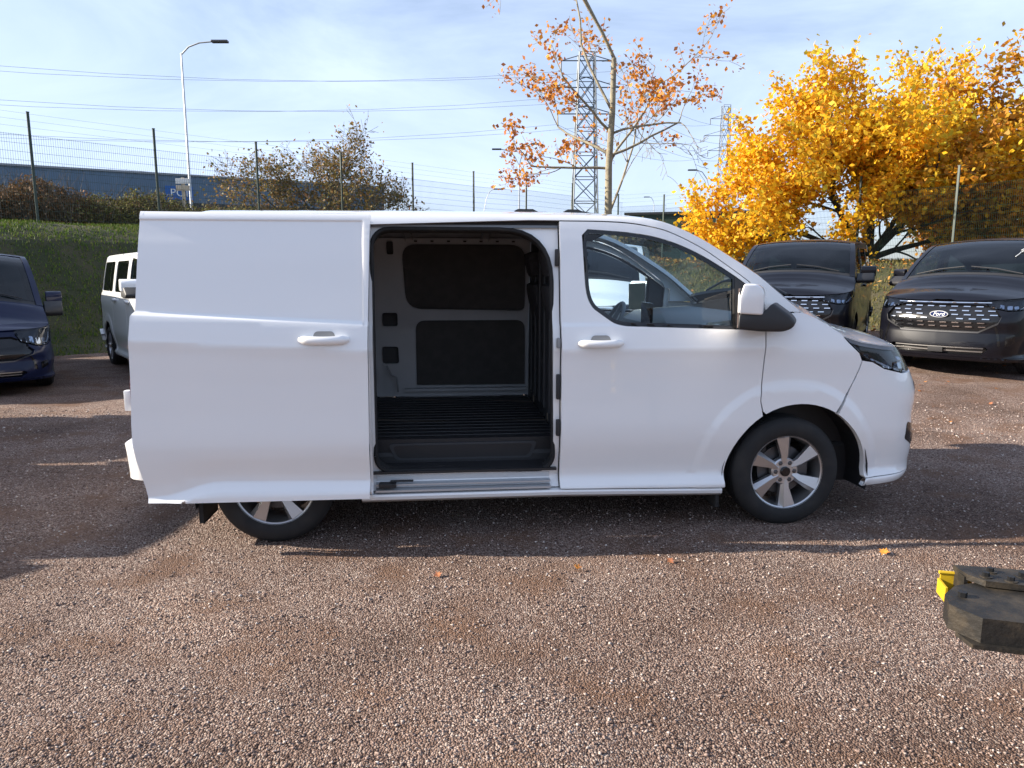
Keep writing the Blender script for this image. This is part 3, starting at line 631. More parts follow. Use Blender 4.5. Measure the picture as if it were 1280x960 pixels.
def gravel_mat():
    m = bpy.data.materials.new('gravel'); m.use_nodes = True; t = m.node_tree; b = t.nodes['Principled BSDF']; b.inputs['Roughness'].default_value = .9; b.inputs['Specular IOR Level'].default_value = .2
    N = t.nodes.new; K = t.links.new; c = N('ShaderNodeTexCoord')
    def vor(s, f='F1'):
        q = N('ShaderNodeTexVoronoi'); q.inputs['Scale'].default_value = s; q.feature = f; K(c.outputs['Object'], q.inputs['Vector']); return q
    def noi(s, d=6):
        q = N('ShaderNodeTexNoise'); q.inputs['Scale'].default_value = s; q.inputs['Detail'].default_value = d; K(c.outputs['Object'], q.inputs['Vector']); return q
    def ramp(src, stops):
        r = N('ShaderNodeValToRGB'); e = r.color_ramp.elements
        while len(e) < len(stops): e.new(.5)
        for i, (p, col) in enumerate(stops): e[i].position = p; e[i].color = (*col, 1)
        K(src, r.inputs[0]); return r
    def mixc(kind, fac, a, bb):
        q = N('ShaderNodeMix'); q.data_type = 'RGBA'; q.blend_type = kind
        if isinstance(fac, float): q.inputs[0].default_value = fac
        else: K(fac, q.inputs[0])
        K(a, q.inputs[6]); K(bb, q.inputs[7]); return q.outputs[2]
    v1 = vor(125); sep = N('ShaderNodeSeparateColor'); K(v1.outputs['Color'], sep.inputs[0])
    stones = ramp(sep.outputs[0], [(0,(.085,.056,.046)),(.25,(.18,.122,.100)),(.55,(.275,.198,.165)),(.82,(.37,.285,.243)),(.97,(.52,.45,.40))])
    n1 = noi(.8, 7); patch = ramp(n1.outputs['Fac'], [(.32,(.50,.43,.39)),(.46,(.84,.77,.73)),(.55,(.98,.94,.92)),(.68,(1.20,1.12,1.05))])
    col = mixc('MULTIPLY', .9, stones.outputs[0], patch.outputs[0])
    n2 = noi(2.3, 7); dirt = ramp(n2.outputs['Fac'], [(.50,(0,0,0)),(.66,(.8,.8,.8))]); rgb = N('ShaderNodeRGB'); rgb.outputs[0].default_value = (.20,.115,.075,1)
    col = mixc('MIX', dirt.outputs[0], col, rgb.outputs[0])
    K(col, b.inputs['Base Color'])
    n3 = noi(38, 4); ad = N('ShaderNodeMath'); ad.operation = 'MULTIPLY_ADD'; K(n3.outputs['Fac'], ad.inputs[0]); ad.inputs[1].default_value = .8
    iv = N('ShaderNodeMath'); iv.operation = 'MULTIPLY'; iv.inputs[1].default_value = -1.3; K(v1.outputs['Distance'], iv.inputs[0]); K(iv.outputs[0], ad.inputs[2])
    bp = N('ShaderNodeBump'); bp.inputs['Strength'].default_value = 1.0; bp.inputs['Distance'].default_value = .018; K(ad.outputs[0], bp.inputs['Height']); K(bp.outputs[0], b.inputs['Normal'])
    MATS['gravel'] = m; return m
gravel_mat()
def ramp_axis(lo, a, b, hi, fine, grow=1.25):
    out = list(np.arange(a, b+1e-6, fine)); s = fine; x = b
    while x < hi: s *= grow; x += s; out.append(x)
    s = fine; x = a; pre = []
    while x > lo: s *= grow; x -= s; pre.append(x)
    return np.array(pre[::-1]+out)
def lot(x, y):
    near = sstep(14, 9, np.hypot(x, y-5))
    return gz(x, y)+near*(.045*vnoise(x, y, .8, 1)+.034*vnoise(x*.6, y+.3*x, 2.6, 2)+.014*vnoise(x, y, 7, 8))*(.35+.65*sstep(.25, .9, np.abs(y-(4.9474+math.tan(VAN_YAW)*(x+1.47)))-1.0+.6))
g = grid_mesh('gravel_ground', ramp_axis(-260, -7, 9, 260, .11), ramp_axis(-120, 1.2, 10.5, 180, .11), lambda x, y: lot(x, y), 'gravel'); tag(g, kind='structure')
mat('bank_soil', (.030,.036,.010), .95, noise=(1.6,(.065,.055,.026),.42,.68), bump=(30,.8,.05))
ter = grid_mesh('grass_bank', ramp_axis(-400, -26, 32, 420, .38), ramp_axis(-60, 9, 46, 420, .38), tz_, 'bank_soil'); tag(ter, kind='structure')

# loose stones on the gravel, grass on the bank: nobody could count them
def scatter_stones():
    rng = np.random.default_rng(4); n = 60000
    y = 1.7+6.6*rng.random(n)**1.5; x = (rng.random(n)*2-1)*(.78*y+.4)
    s = (.002+.005*rng.random(n)**2.4)*(1+.35*(y-2)/3); z = lot(x, y)+s*.25
    o = np.array([(1,0,0),(-1,0,0),(0,1,0),(0,-1,0),(0,0,1),(0,0,-1)], float); F = np.array([(0,2,4),(2,1,4),(1,3,4),(3,0,4),(2,0,5),(1,2,5),(3,1,5),(0,3,5)])
    V = o[None]*(s[:, None, None]*np.stack([.7+.7*rng.random(n), .7+.7*rng.random(n), .45+.5*rng.random(n)], -1)[:, None]); V = V+rng.normal(0, .18, V.shape)*s[:, None, None]
    a = rng.random(n)*6.28; ca, sa = np.cos(a)[:, None], np.sin(a)[:, None]; V = np.stack([V[..., 0]*ca-V[..., 1]*sa, V[..., 0]*sa+V[..., 1]*ca, V[..., 2]], -1)
    V = V+np.stack([x, y, z], -1)[:, None]; FF = (F[None]+6*np.arange(n)[:, None, None]).reshape(-1, 3)
    return V.reshape(-1, 3), FF
def fast(name, V, F, m, parent=None):
    me = bpy.data.meshes.new(name); k = F.shape[1]; me.vertices.add(len(V)); me.vertices.foreach_set('co', np.asarray(V, np.float32).ravel()); me.loops.add(F.size); me.loops.foreach_set('vertex_index', np.asarray(F, np.int32).ravel())
    me.polygons.add(len(F)); me.polygons.foreach_set('loop_start', np.arange(0, F.size, k, dtype=np.int32)); me.polygons.foreach_set('loop_total', np.full(len(F), k, np.int32)); me.update(calc_edges=True); me.validate()
    return link(name, me, m, parent)
islands('stone_bits', [(.095,.063,.052),(.19,.13,.107),(.28,.20,.168),(.235,.165,.136),(.36,.285,.245),(.50,.44,.40)], .85)
V, F = scatter_stones(); tag(fast('loose_stones', V, F, 'stone_bits'), 'small pinkish brown stones strewn over the gravel lot', 'gravel', kind='stuff')
def scatter_blades(n, xr, yr, dmin, dmax, hmin, hmax, seed, name, m, label, wmin=None, lean=.5, width=.012, cat='grass'):
    rng = np.random.default_rng(seed); x = xr[0]+(xr[1]-xr[0])*rng.random(n); y = yr[0]+(yr[1]-yr[0])*rng.random(n); d, w = bank_d(x, y)
    ok = (d > dmin+.35*vnoise(x, y, 1.2, 9)) & (d < dmax) & (np.abs(x) < .80*y+1.5) & (rng.random(n) < .55+.9*vnoise(x, y, .9, 6))
    if wmin is not None: ok &= (w > wmin[0]) & (w < wmin[1])
    x, y = x[ok], y[ok]; n = len(x); z = tz_(x, y)-.01; hh = hmin+(hmax-hmin)*rng.random(n)**1.5; a = rng.random(n)*6.28; b = rng.random(n)*6.28; l = lean*rng.random(n)
    dx, dy = np.cos(a)*width*(1+hh*3), np.sin(a)*width*(1+hh*3); P = np.stack([x, y, z], -1); W = np.stack([dx, dy, 0*dx], -1); T = np.stack([np.cos(b)*l*hh, np.sin(b)*l*hh, hh], -1)
    V = np.stack([P-W, P+W, P+T*.6+W*.6+[0,0,.0], P+T], 1); F = np.array([(0,1,2),(0,2,3)]); FF = (F[None]+4*np.arange(n)[:, None, None]).reshape(-1, 3)
    return tag(fast(name, V.reshape(-1, 3), FF, m), label, cat, kind='stuff')
islands('grass_blades', [(.035,.065,.008),(.065,.12,.012),(.10,.165,.018),(.12,.155,.026),(.14,.13,.04)], .7, .25)
scatter_blades(420000, (-20, 8), (12, 38), -5.0, 3, .03, .10, 1, 'bank_grass', 'grass_blades', 'rough green grass growing over the left bank below the fence', (.5, 1.1))
islands('grass_dry', [(.09,.085,.03),(.13,.12,.035),(.17,.15,.05),(.10,.10,.02),(.22,.17,.08)], .75, .25)
scatter_blades(170000, (2, 26), (9, 36), -6.2, 3, .04, .14, 2, 'dry_grass', 'grass_dry', 'yellowish short grass on the sunlit bank behind the black vans', (-.1, .5))
def scatter_leaves(n, xr, yr, dr, seed, name, cols, label, size=.055):
    rng = np.random.default_rng(seed); x = xr[0]+(xr[1]-xr[0])*rng.random(n); y = yr[0]+(yr[1]-yr[0])*rng.random(n); d, w = bank_d(x, y)
    ok = (d > dr[0]) & (d < dr[1]) & (w < .6) & (rng.random(n) < .5+1.1*vnoise(x, y, .5, 4)); x, y = x[ok], y[ok]; n = len(x); z = np.maximum(tz_(x, y), gz(x, y))+.05+.05*rng.random(n)
    a = rng.normal(size=(n, 3)); a /= np.linalg.norm(a, axis=1, keepdims=True); a[:, 2] *= .5; b = rng.normal(size=(n, 3)); b[:, 2] *= .5; b /= np.linalg.norm(b, axis=1, keepdims=True); s = size*(.6+.8*rng.random(n))[:, None]
    P = np.stack([x, y, z], -1); V = np.stack([P-a*s, P+b*s*.8, P+a*s, P-b*s*.8], 1); F = np.array([(0,1,2,3)]); FF = (F[None]+4*np.arange(n)[:, None, None]).reshape(-1, 4)
    islands(name+'_m', cols, .7, .2); return tag(fast(name, V.reshape(-1, 3), FF, name+'_m'), label, 'leaves', kind='stuff')
scatter_leaves(16000, (3, 26), (9, 34), (-6.3, 2.5), 5, 'leaf_litter', [(.20,.06,.02),(.33,.13,.03),(.45,.22,.04),(.28,.10,.04),(.50,.33,.12)], 'orange and brown fallen leaves covering the sunlit bank under the maple')

# ------------------------------------------------------------------ the white van with its side door open
main = build_van('delivery_van', (VAN_O[0], VAN_O[1], 0), VAN_YAW, 'white_paint', opened=True, h=.045)
tag(main, 'white panel van side-on with its sliding door pulled open on an empty load bay', 'van')
def zr(u): return 1.352-.064*(u+.67)/1.24
SD = [(-.635,1.896),(.593,1.891),(.575,1.29),(.560,.296),(-.655,.300),(-.673,.43),(-.692,.545),(-.703,.645),(-.702,.755),(-.690,1.0),(-.685,1.147),(-.677,1.252),(-.672,1.335),(-.654,1.364)]
def sd_shear(u, z):
    b1 = np.interp(z, [.90,1.10,1.42,1.78], [0,1,1,0]); b2 = np.interp(z, [.2,.43,.57], [1,1,0]); lo = np.interp(u, [-.66,-.55,-.48,-.38,-.308,-.25,.6], [-.018,-.008,.010,.044,.060,.063,.045])
    return np.minimum((zr(u)-1.267)*b1+lo*b2, z-.268)
def sd_relief(u, z): return -.011*sstep(.556, .542, u)*sstep(1.858, 1.842, z)*sstep(zr(u)-.006, zr(u)+.010, z)
lines = [[(.556,1.27),(.556,1.87)],[(.549,1.27),(.549,1.87)],[(.542,1.27),(.542,1.87)],[(-.66,1.858),(.6,1.858)],[(-.66,1.850),(.6,1.850)],[(-.66,1.842),(.6,1.842)]]
for dz in (-.014,-.004,.008,.018): lines.append([(u, zr(u)+dz) for u in np.linspace(-.68,.58,20)])
for dz in (-.135,-.12,-.105): lines.append([(u, zr(u)+dz) for u in np.linspace(-.68,.58,20)])
for k in (-.02,-.008,.0,.010,.020,.032,.045): lines.append([(u, .345+float(np.interp(u, [-.66,-.55,-.48,-.38,-.308,-.25,.6], [-.018,-.008,.010,.044,.060,.063,.045]))-k) for u in np.linspace(-.66,.56,30)])
sd = panel('sliding_door', SD, 'white_paint', main, h=.035, hb=.010, off=.125, thick=.045, straight=True, lines=lines, relief=sd_relief, shear=sd_shear); sd['label'] = 'white sliding door slid back over the rear wheel'
panel('door_inner', inset(SD, .03), 'body_inner', sd, h=.08, off=.075, thick=.01, straight=True, shear=sd_shear)
handle(sd, .209, .472, 1.205, -1, 'white_paint', off=.125, straight=True)
# rail, track, seal and latches round the opening
def strip(name, u0, u1, z0, z1, m, off, thick=.02, par=main): return panel(name, [(u0,z0),(u1,z0),(u1,z1),(u0,z1)], m, par, h=.2, off=off, thick=thick, straight=True)
strip('upper_rail', .575, 1.672, 1.829, 1.8445, 'rail_steel', -.036, .02); strip('rail_channel', .575, 1.672, 1.845, 1.8755, 'black_plastic', -.044, .01)
P, n = surf(np.array([p[0] for p in AP]), np.array([p[1] for p in AP]), -.046, True); b = MB(); b.tube([tuple(q) for q in P]+[tuple(P[0])], .013, 8, cap=False); b.build('door_seal', 'rubber', main, smooth=True)
q = [(p-n_*.05) for p, n_ in zip(P, n)]; b = MB(); k = len(P); vv = [tuple(p-nn*.03) for p, nn in zip(P, n)]+[tuple(p-nn*.085) for p, nn in zip(P, n)]; b.add(vv, [(i, (i+1) % k, k+(i+1) % k, k+i) for i in range(k)]); b.build('aperture_trim', 'rubber', main)
def sill_pt(x, y, z): return (x, -y, z)
b = MB(); b.prism([(.955,.285),(.975,.288),(.975,.300),(.93,.306),(.925,.318),(.955,.322),(.955,.330),(.905,.334),(.90,.37),(.86,.37),(.86,.285)], .58, 1.62, lambda a, c, d: (d, -a, c)); b.build('lower_track', 'galvanised', main)
b = MB(); b.box((.60,-.985,.318), (.70,-.93,.342), .004); b.box((.665,-.96,.345), (.80,-.935,.352), .002); b.build('roller_arm', 'black_plastic', main)
for z, hh in ((1.655,.05),(1.16,.03),(.90,.075),(.655,.05)):
    Pq, nq = surf(np.array([1.660]), np.array([z]), -.03, True); p = Pq[0]; b = MB(); b.box((p[0]-.010, p[1]-.018, z-hh), (p[0]+.012, p[1]+.012, z+hh), .006); b.build('door_latch', 'black_plastic' if hh > .04 else 'trim_grey', main, smooth=True)
# load bay
UPB = fillet([(.690,1.285),(1.665,1.265),(1.665,1.80),(.665,1.80)], [.13,.05,.14,.12], 6); LOB = fillet([(.762,.645),(1.672,.640),(1.672,1.185),(.762,1.185)], [.01,.01,.08,.08], 6)
holes = [fillet([(.49,1.14),(.615,1.14),(.615,1.25),(.49,1.25)], .02, 3), fillet([(.485,.83),(.62,.83),(.615,.97),(.485,.97)], .02, 3), fillet([(.55,1.72),(.60,1.72),(.60,1.82),(.55,1.82)], .01, 2), fillet([(-.6,1.30),(.44,1.29),(.44,1.78),(-.55,1.78)], .1, 4), fillet([(.42,.70),(.42,1.18),(-.6,1.18),(-.6,.86),(.3,.86)], .05, 3)]
iw = panel('inner_wall', [(-.72,.55),(1.70,.55),(1.70,1.845),(-.72,1.845)], 'body_inner', main, holes=[UPB, LOB]+holes, h=.07, off=-.10, thick=.018, mirror=True)
panel('wall_board', inset(UPB, -.02), 'hardboard', iw, h=.1, off=-.088, thick=.004, mirror=True); panel('wall_board', inset(LOB, -.02), 'hardboard', iw, h=.1, off=-.088, thick=.004, mirror=True)
for hh in holes: panel('wall_recess', inset(hh, -.02), 'bulkhead', iw, h=.15, off=-.05, thick=.004, mirror=True)
b = MB(); b.prism([(0,0),(0,.02),(.028,.026),(.028,0)], 0, 1, lambda a, c, d: (.66+d*1.02, .842+a-.028, .60+c)); b.build('wall_ledge', 'body_inner', iw)
b = MB(); b.tube([(.52,.80,.82),(.56,.79,.74),(.60,.80,.72),(.61,.80,.60)], .008, 6); b.build('wall_cable', 'trim_grey', iw)
for k in range(7):
    P, n = surf(np.array([2*UC-(.78+k*.13)]), np.array([1.822]), -.123); b = MB(); p = P[0]; b.box((p[0]-.012, p[1]-.004, p[2]-.006), (p[0]+.012, p[1]+.004, p[2]+.006)); b.build('clip_hole', 'rubber', iw)
fl = MB(); fl.box((-.85,-.70,.50), (1.70,.865,.545)); fo = fl.build('load_floor', 'floor_mat', main)
for k in range(15): b = MB(); y = -.62+k*.10; b.box((-.84,y-.016,.545), (1.70,y+.016,.5535), .004); b.build('floor_rib', 'floor_mat', fo)
b = MB(); b.box((.54,-.93,.385), (1.66,-.70,.40)); b.box((.54,-.71,.40), (1.66,-.70,.545)); b.build('entry_step', 'floor_mat', main)
b = MB(); b.prism(fillet([(.68,.415),(1.53,.415),(1.57,.52),(.64,.52)], .03, 4), .712, .722, lambda a, c, d: (a, -d, c)); b.build('step_plate', 'bulkhead', main)
b = MB(); b.prism(fillet([(.70,.428),(1.51,.428),(1.545,.508),(.665,.508)], .03, 4), .7215, .7245, lambda a, c, d: (a, -d, c)); b.build('step_inlay', 'floor_mat', main)
chord('roof_lining', -.90, 1.70, -.97, .97, 'body_inner', main, 10, 16, .01, drop=.06)
for k in range(4): chord('roof_bow', -.5+k*.6, -.44+k*.6, -.95, .95, 'body_inner', main, 1, 14, .03, drop=.07)
for y in (-.6,-.35,-.1,.15,.4,.65): b = MB(); b.box((1.688,y-.035,.62), (1.708,y+.035,1.72), .008); b.build('bulkhead_rib', 'bulkhead', main)
b = MB(); b.tube([(1.68,-.70,1.80),(1.66,-.78,1.45),(1.66,-.86,1.15),(1.66,-.88,.6)], .022, 8); b.build('pillar_trim', 'bulkhead', main, smooth=True)
# pods and aerial on the roof
for (xa, xb, xt) in ((1.468,1.64,1.69), (1.818,1.96,2.09)):
    b = MB(); b.prism([(xa,1.962),(xa+.03,2.000),(xa+.05,2.008),(xb-.02,2.008),(xb,1.998),(xt,1.972),(xt,1.955),(xa,1.955)], -.05, .05, lambda a, c, d: (a, d, c)); b.build('roof_pod', 'black_plastic', main, smooth=True)
b = MB(); b.box((2.43,-.845,1.02), (2.62,-.835,1.16)); b.build('air_vent', 'black_plastic', main)
# ------------------------------------------------------------------ the other vans
def yaw_to(dx, dy): return math.atan2(dy, dx)
def place(v, nose, face, z=None):
    """put a van so that its nose centre (local x 4.195) is at nose, facing direction face"""
    f = np.array(face, float); f /= np.linalg.norm(f); o = np.array(nose)-f*4.195; v.location = (o[0], o[1], float(gz(o[0]+f[0]*1.5, o[1]+f[1]*1.5)) if z is None else z)
    za, zb = float(gz(*o)), float(gz(*(o+f*3.1)))
    v.rotation_euler = (0, math.atan2(za-zb, 3.1), math.atan2(f[1], f[0])); v.location[2] = za
b1 = build_van('black_van', (0,0,0), 0, 'black_paint', h=.10, side_glass=True, glass_name='glass_tint'); place(b1, at(976, 395, 11.2)[:2], (-.50,-.866))
tag(b1, 'black van with dark side windows parked just beyond the open van bonnet', 'van', 'black vans backed up to the bank')
b2 = copy_tree(b1); place(b2, at(1172, 398, 10.1)[:2], (-.77,-.64)); tag(b2, 'black van showing its whole chrome-dashed grille and oval badge, beneath the yellow maple', 'van', 'black vans backed up to the bank')
def scrawl(van):
    b = MB()
    for st in ([(-.62,.50),(-.66,.56),(-.60,.55),(-.64,.62)], [(-.655,.60),(-.70,.64),(-.72,.70),(-.67,.72),(-.64,.67),(-.66,.62)], [(-.57,.36),(-.60,.44),(-.61,.50)], [(-.69,.72),(-.63,.73)]):
        b.tube([tuple(chord_pt(np.array(2.26+(1-t)*.82), np.array(v_))+np.array([.006,0,.006])) for v_, t in st], .006, 4)
    b.build('marker_scrawl', 'paper_white', van)
scrawl(b2)
w1 = build_van('white_van', (0,0,0), 0, 'white_paint', h=.12, glass_name='glass_tint'); place(w1, (.085*9.8, 9.8), (-.22,-.975))
tag(w1, 'white van parked behind the open van, seen through its cab windows', 'van')
p1 = build_van('passenger_van', (0,0,0), 0, 'white_paint', h=.11, side_glass=True, glass_name='glass_tint'); place(p1, (-3.66, 9.70), (.62,-.785))
tag(p1, 'white passenger van with side windows standing behind the slid-back door', 'van')
n1 = build_van('dark_blue_van', (0,0,0), 0, 'navy_paint', h=.10, side_glass=True, glass_name='glass_tint', detail=False); place(n1, (-6.75, 8.75), (.60,-.80)); n1.scale = (1, .965, .97)
tag(n1, 'dark navy blue van beside the grass bank, nose towards the open van', 'van')
zm = [(-1,-1),(0,0),(.25,.2),(.66,.48),(.95,.66),(1.08,.88),(1.19,.94),(1.33,1.15),(1.5,1.36),(1.9,1.9),(3,3)]
for o in list(n1.children_recursive):
    if o.type == 'MESH' and not (o.name.startswith('wheel') and 'liner' not in o.name) and not (o.parent and o.parent.name.startswith('wheel')):
        n_ = len(o.data.vertices); a = np.empty(n_*3, np.float32); o.data.vertices.foreach_get('co', a); a = a.reshape(-1, 3); a[:, 2] = np.interp(a[:, 2], [q[0] for q in zm], [q[1] for q in zm]); o.data.vertices.foreach_set('co', a.ravel()); o.data.update()
s2 = copy_tree(p1); place(s2, (-6.05, 6.76), (1.0,.07)); tag(s2, 'unseen white passenger van added near the dark blue van to shade the ground', 'van')  # van added out of view to shade the lot left of the open van
s1 = copy_tree(w1); place(s1, (-4.75, 4.76), (1.0,.07)); tag(s1, 'white van parked in line behind the tail of the open van', 'van')

# vans across the lot, seen in the open van's paint
for (nx, ny, src, lb) in ((-3.9,-7.6,w1,'white van across the lot facing the slid-back door'), (-1.2,-8.0,b1,'black van across the lot facing the open load bay'), (1.6,-8.1,p1,'white passenger van across the lot facing the cab door')):
    q = copy_tree(src); place(q, (nx, ny), (.05, 1.0)); tag(q, lb, 'van', 'vans across the lot')
# ------------------------------------------------------------------ fences
mat('fence_green', (.010,.030,.020), .45); mat('fence_wire', (.02,.05,.035), .5)
BAY, POSTH, MESH = 2.85, 2.57, 2.0
def post_mesh():
    b = MB(); b.box((-.03,-.022,-.4), (.03,.022,POSTH), .004); b.box((-.036,-.028,POSTH), (.036,.028,POSTH+.02)); o = b.build('post', 'fence_green'); me = o.data; bpy.data.objects.remove(o); return me
def bay_mesh():
    V = []; F = []
    def wire(a, b, r):
        k = len(V); a = Vector(a); b = Vector(b); d = (b-a).normalized(); u = d.orthogonal().normalized(); w = d.cross(u)
        for p in (a, b):
            for j in range(3): t = j*2.0944; V.append(tuple(p+(u*math.cos(t)+w*math.sin(t))*r))
        for j in range(3): F.append((k+j, k+(j+1) % 3, k+3+(j+1) % 3, k+3+j))
    for i in range(57): x = .035+i*.0497; wire((x,0,.04), (x,0,MESH+.03), .0032)
    for i in range(11):
        z = .06+i*.195
        for dy in (-.006, .006): wire((.03,dy,z), (BAY-.03,dy,z), .0032)
    for z in (MESH+.2, MESH+.36, MESH+.52): wire((0,0,z), (BAY,0,z), .0025)
    me = bpy.data.meshes.new('mesh_panel'); me.from_pydata(V, [], F); me.materials.append(M('fence_wire')); return me
PM, BM = post_mesh(), bay_mesh()
def fence(name, pts, label):
    e = empty(name, (pts[0][0], pts[0][1], float(tz_(*pts[0])))); o0 = Vector(e.location); tag(e, label, 'fence', 'mesh fences along the bank')
    for i, p in enumerate(pts):
        z = float(tz_(*p)); q = bpy.data.objects.new('post', PM); COL.objects.link(q); q.parent = e; q.location = Vector((p[0], p[1], z))-o0
        a = pts[min(i+1, len(pts)-1)]; bq = pts[max(i-1, 0)]; q.rotation_euler = (0, 0, math.atan2(a[1]-bq[1], a[0]-bq[0]))
        if i+1 < len(pts):
            n = pts[i+1]; z2 = float(tz_(*n)); L_ = math.hypot(n[0]-p[0], n[1]-p[1]); w = bpy.data.objects.new('mesh_panel', BM); COL.objects.link(w); w.parent = e; w.location = q.location+Vector((0,0,.02))
            sx = L_/BAY; ang = math.atan2(n[1]-p[1], n[0]-p[0]); w.matrix_local = Matrix.Translation(w.location) @ Matrix(((math.cos(ang)*sx, -math.sin(ang), 0, 0), (math.sin(ang)*sx, math.cos(ang), 0, 0), ((z2-z)/BAY, 0, 1, 0), (0,0,0,1)))
    return e
f1 = [tuple(L1P+L1D*BAY*.995*i) for i in range(-3, 8)]
f2 = [tuple(L2P+L2D*BAY*k) for k in range(-2, 7)]
fence('mesh_fence', f1, 'dark green wire mesh fence along the top of the shaded grass bank')
fence('mesh_fence', [f1[-1]]+f2, 'green wire mesh fence standing in front of the yellow maple')
# a further stretch of fence beyond the corner
f3 = [(6.2+2.55*i, 46.-1.2*i) for i in range(0, 6)]
fence('mesh_fence', f3, 'distant green mesh fence in front of the dark green shed')

# ------------------------------------------------------------------ trees
mat('bark', (.085,.07,.055), .9, noise=(7,(.16,.135,.10),.4,.65), bump=(25,.6,.03)); mat('bark_pale', (.19,.165,.12), .9, noise=(5,(.28,.25,.17),.4,.65), bump=(25,.5,.03)); mat('bark_dark', (.03,.026,.022), .9, noise=(7,(.06,.052,.043),.4,.65))
def grow(rng, base, stems, levels, spread, up, shrink):
    """list of (points, radii) limbs, and twig points where leaves may sit"""
    limbs = []; tips = []
    def go(p, d, L_, r, lv):
        n = 5; pts = [p]; rr = [r]; q = p.copy()
        for i in range(n):
            d = d+Vector(rng.normal(0, .13 if lv else .035, 3)); d.z += up*(.06 if lv else .0); d.normalize(); q = q+d*(L_/n); pts.append(q.copy()); rr.append(r*(1-.45*(i+1)/n))
        limbs.append((pts, rr, lv))
        if lv >= levels-2: tips.extend(pts[2:])
        if lv >= levels: return
        k = rng.integers(3, 5) if lv else rng.integers(4, 6)
        for j in range(k):
            at = pts[rng.integers(2, n+1)] if j else pts[-1]; sp = spread*(.6+.7*rng.random()); side = Vector(rng.normal(0, 1, 3)); side = (side-d*side.dot(d)).normalized()
            nd = (d*math.cos(sp)+side*math.sin(sp)).normalized(); go(at, nd, L_*shrink*(.75+.5*rng.random()), rr[-1]*(.72 if j == 0 else .6), lv+1)
    for st in stems: go(Vector(base)+Vector((0,0,st[3] if len(st) > 3 else 0)), Vector(st[0]).normalized(), st[1], st[2], 0 if len(st) < 4 else 1)
    return limbs, tips
def leaf_cloud(rng, tips, n, spread, size, keep=None):
    T = np.array([tuple(t) for t in tips]); P = T[rng.integers(0, len(T), n)]+rng.normal(0, spread, (n, 3))
    if keep is not None: P = P[keep(P)]
    n = len(P); a = rng.normal(size=(n, 3)); a /= np.linalg.norm(a, axis=1, keepdims=True); b = rng.normal(size=(n, 3)); b -= a*(a*b).sum(1, keepdims=True); b /= np.linalg.norm(b, axis=1, keepdims=True); c = np.cross(a, b)
    s = size*(.55+.9*rng.random(n))[:, None]; V = np.stack([P-a*s, P+b*s*.75+c*s*.15, P+a*s*1.1, P-b*s*.75+c*s*.15], 1)
    return V.reshape(-1, 3), (np.array([(0,1,2,3)])[None]+4*np.arange(n)[:, None, None]).reshape(-1, 4)
def tree(name, base, label, seed, stems, levels, spread, up, shrink, nleaf, lspread, lsize, leafmat, bark, keep=None, rmin=.006, tipsel=None, cat='tree', group=None):
    rng = np.random.default_rng(seed); limbs, tips = grow(rng, (0,0,0), stems, levels, spread, up, shrink); e = empty(name, base); tag(e, label, cat, group)
    b = MB()
    for pts, rr, lv in limbs: b.tube(pts, [max(r, rmin) for r in rr], 8 if lv == 0 else (5 if lv < 3 else 3), cap=False)
    o = raw('trunk', b.v, b.f, bark, e, True)
    if tipsel: tips = [t for t in tips if tipsel(t)]
    if nleaf: V, F = leaf_cloud(rng, tips, nleaf, lspread, lsize, keep); fast('crown', V, F, leafmat, e)
    return e
islands('leaf_gold', [(.74,.36,.012),(.84,.50,.02),(.88,.58,.03),(.70,.28,.012),(.80,.54,.04),(.55,.46,.04),(.82,.42,.02)], .55, .45)
islands('leaf_gold2', [(.45,.16,.012),(.62,.28,.015),(.50,.20,.02),(.40,.24,.02),(.58,.34,.03),(.33,.13,.02)], .55, .40)
islands('leaf_rust', [(.42,.13,.03),(.62,.24,.03),(.72,.32,.03),(.35,.12,.05),(.50,.22,.08)], .6, .35)
islands('leaf_olive', [(.12,.12,.03),(.20,.15,.04),(.30,.17,.04),(.09,.10,.03),(.34,.21,.07),(.24,.11,.04)], .6, .3)
islands('leaf_lime', [(.30,.32,.04),(.42,.38,.05),(.22,.25,.04)], .6, .35)
TA = at(1086, 280, 24.8)[:2]; zA = float(tz_(*TA))
tree('maple_tree', (*TA, zA), 'big golden yellow maple spreading low over the green fence', 11, [((.05,0,1), 1.9, .24), ((-.62,-.2,.72), 2.5, .15), ((.6,-.1,.75), 2.6, .15), ((-.85,.1,.30), 2.4, .12), ((.85,.1,.34), 2.4, .12), ((.1,-.7,.6), 2.2, .12)], 4, .62, .8, .72, 54000, .20, .075, 'leaf_gold', 'bark_dark', tipsel=lambda t: t.z > .15)
TB = at(1330, 280, 25.4)[:2]
tree('maple_tree', (*TB, float(tz_(*TB))), 'deeper orange maple next to the golden one', 23, [((.05,0,1), 2.0, .22), ((-.7,-.2,.6), 2.6, .14), ((.5,.1,.8), 2.4, .14), ((-.8,.2,.25), 2.2, .11)], 4, .62, .8, .72, 36000, .22, .085, 'leaf_gold2', 'bark_dark', tipsel=lambda t: t.z > .15)
TC = at(760, 262, 21.7)[:2]
tree('young_tree', (*TC, float(max(gz(*TC), tz_(*TC)))-.05), 'slim grey-barked tree with sparse orange leaves rising above the van roof', 5, [((.02,0,1), 7.4, .135), ((-1,-.1,.02), 2.3, .045, 4.35), ((-.9,.2,.35), 2.2, .05, 4.75), ((1,.1,.22), 2.6, .045, 4.7), ((.8,-.5,.45), 2.1, .04, 5.3), ((-.7,-.5,.5), 2.2, .045, 5.4)], 4, .75, .30, .50, 3400, .12, .06, 'leaf_rust', 'bark_pale', tipsel=lambda t: t.z > 3.4 and (t.x < .4 or t.z > 5.4))
TD = at(402, 262, 27.4)[:2]
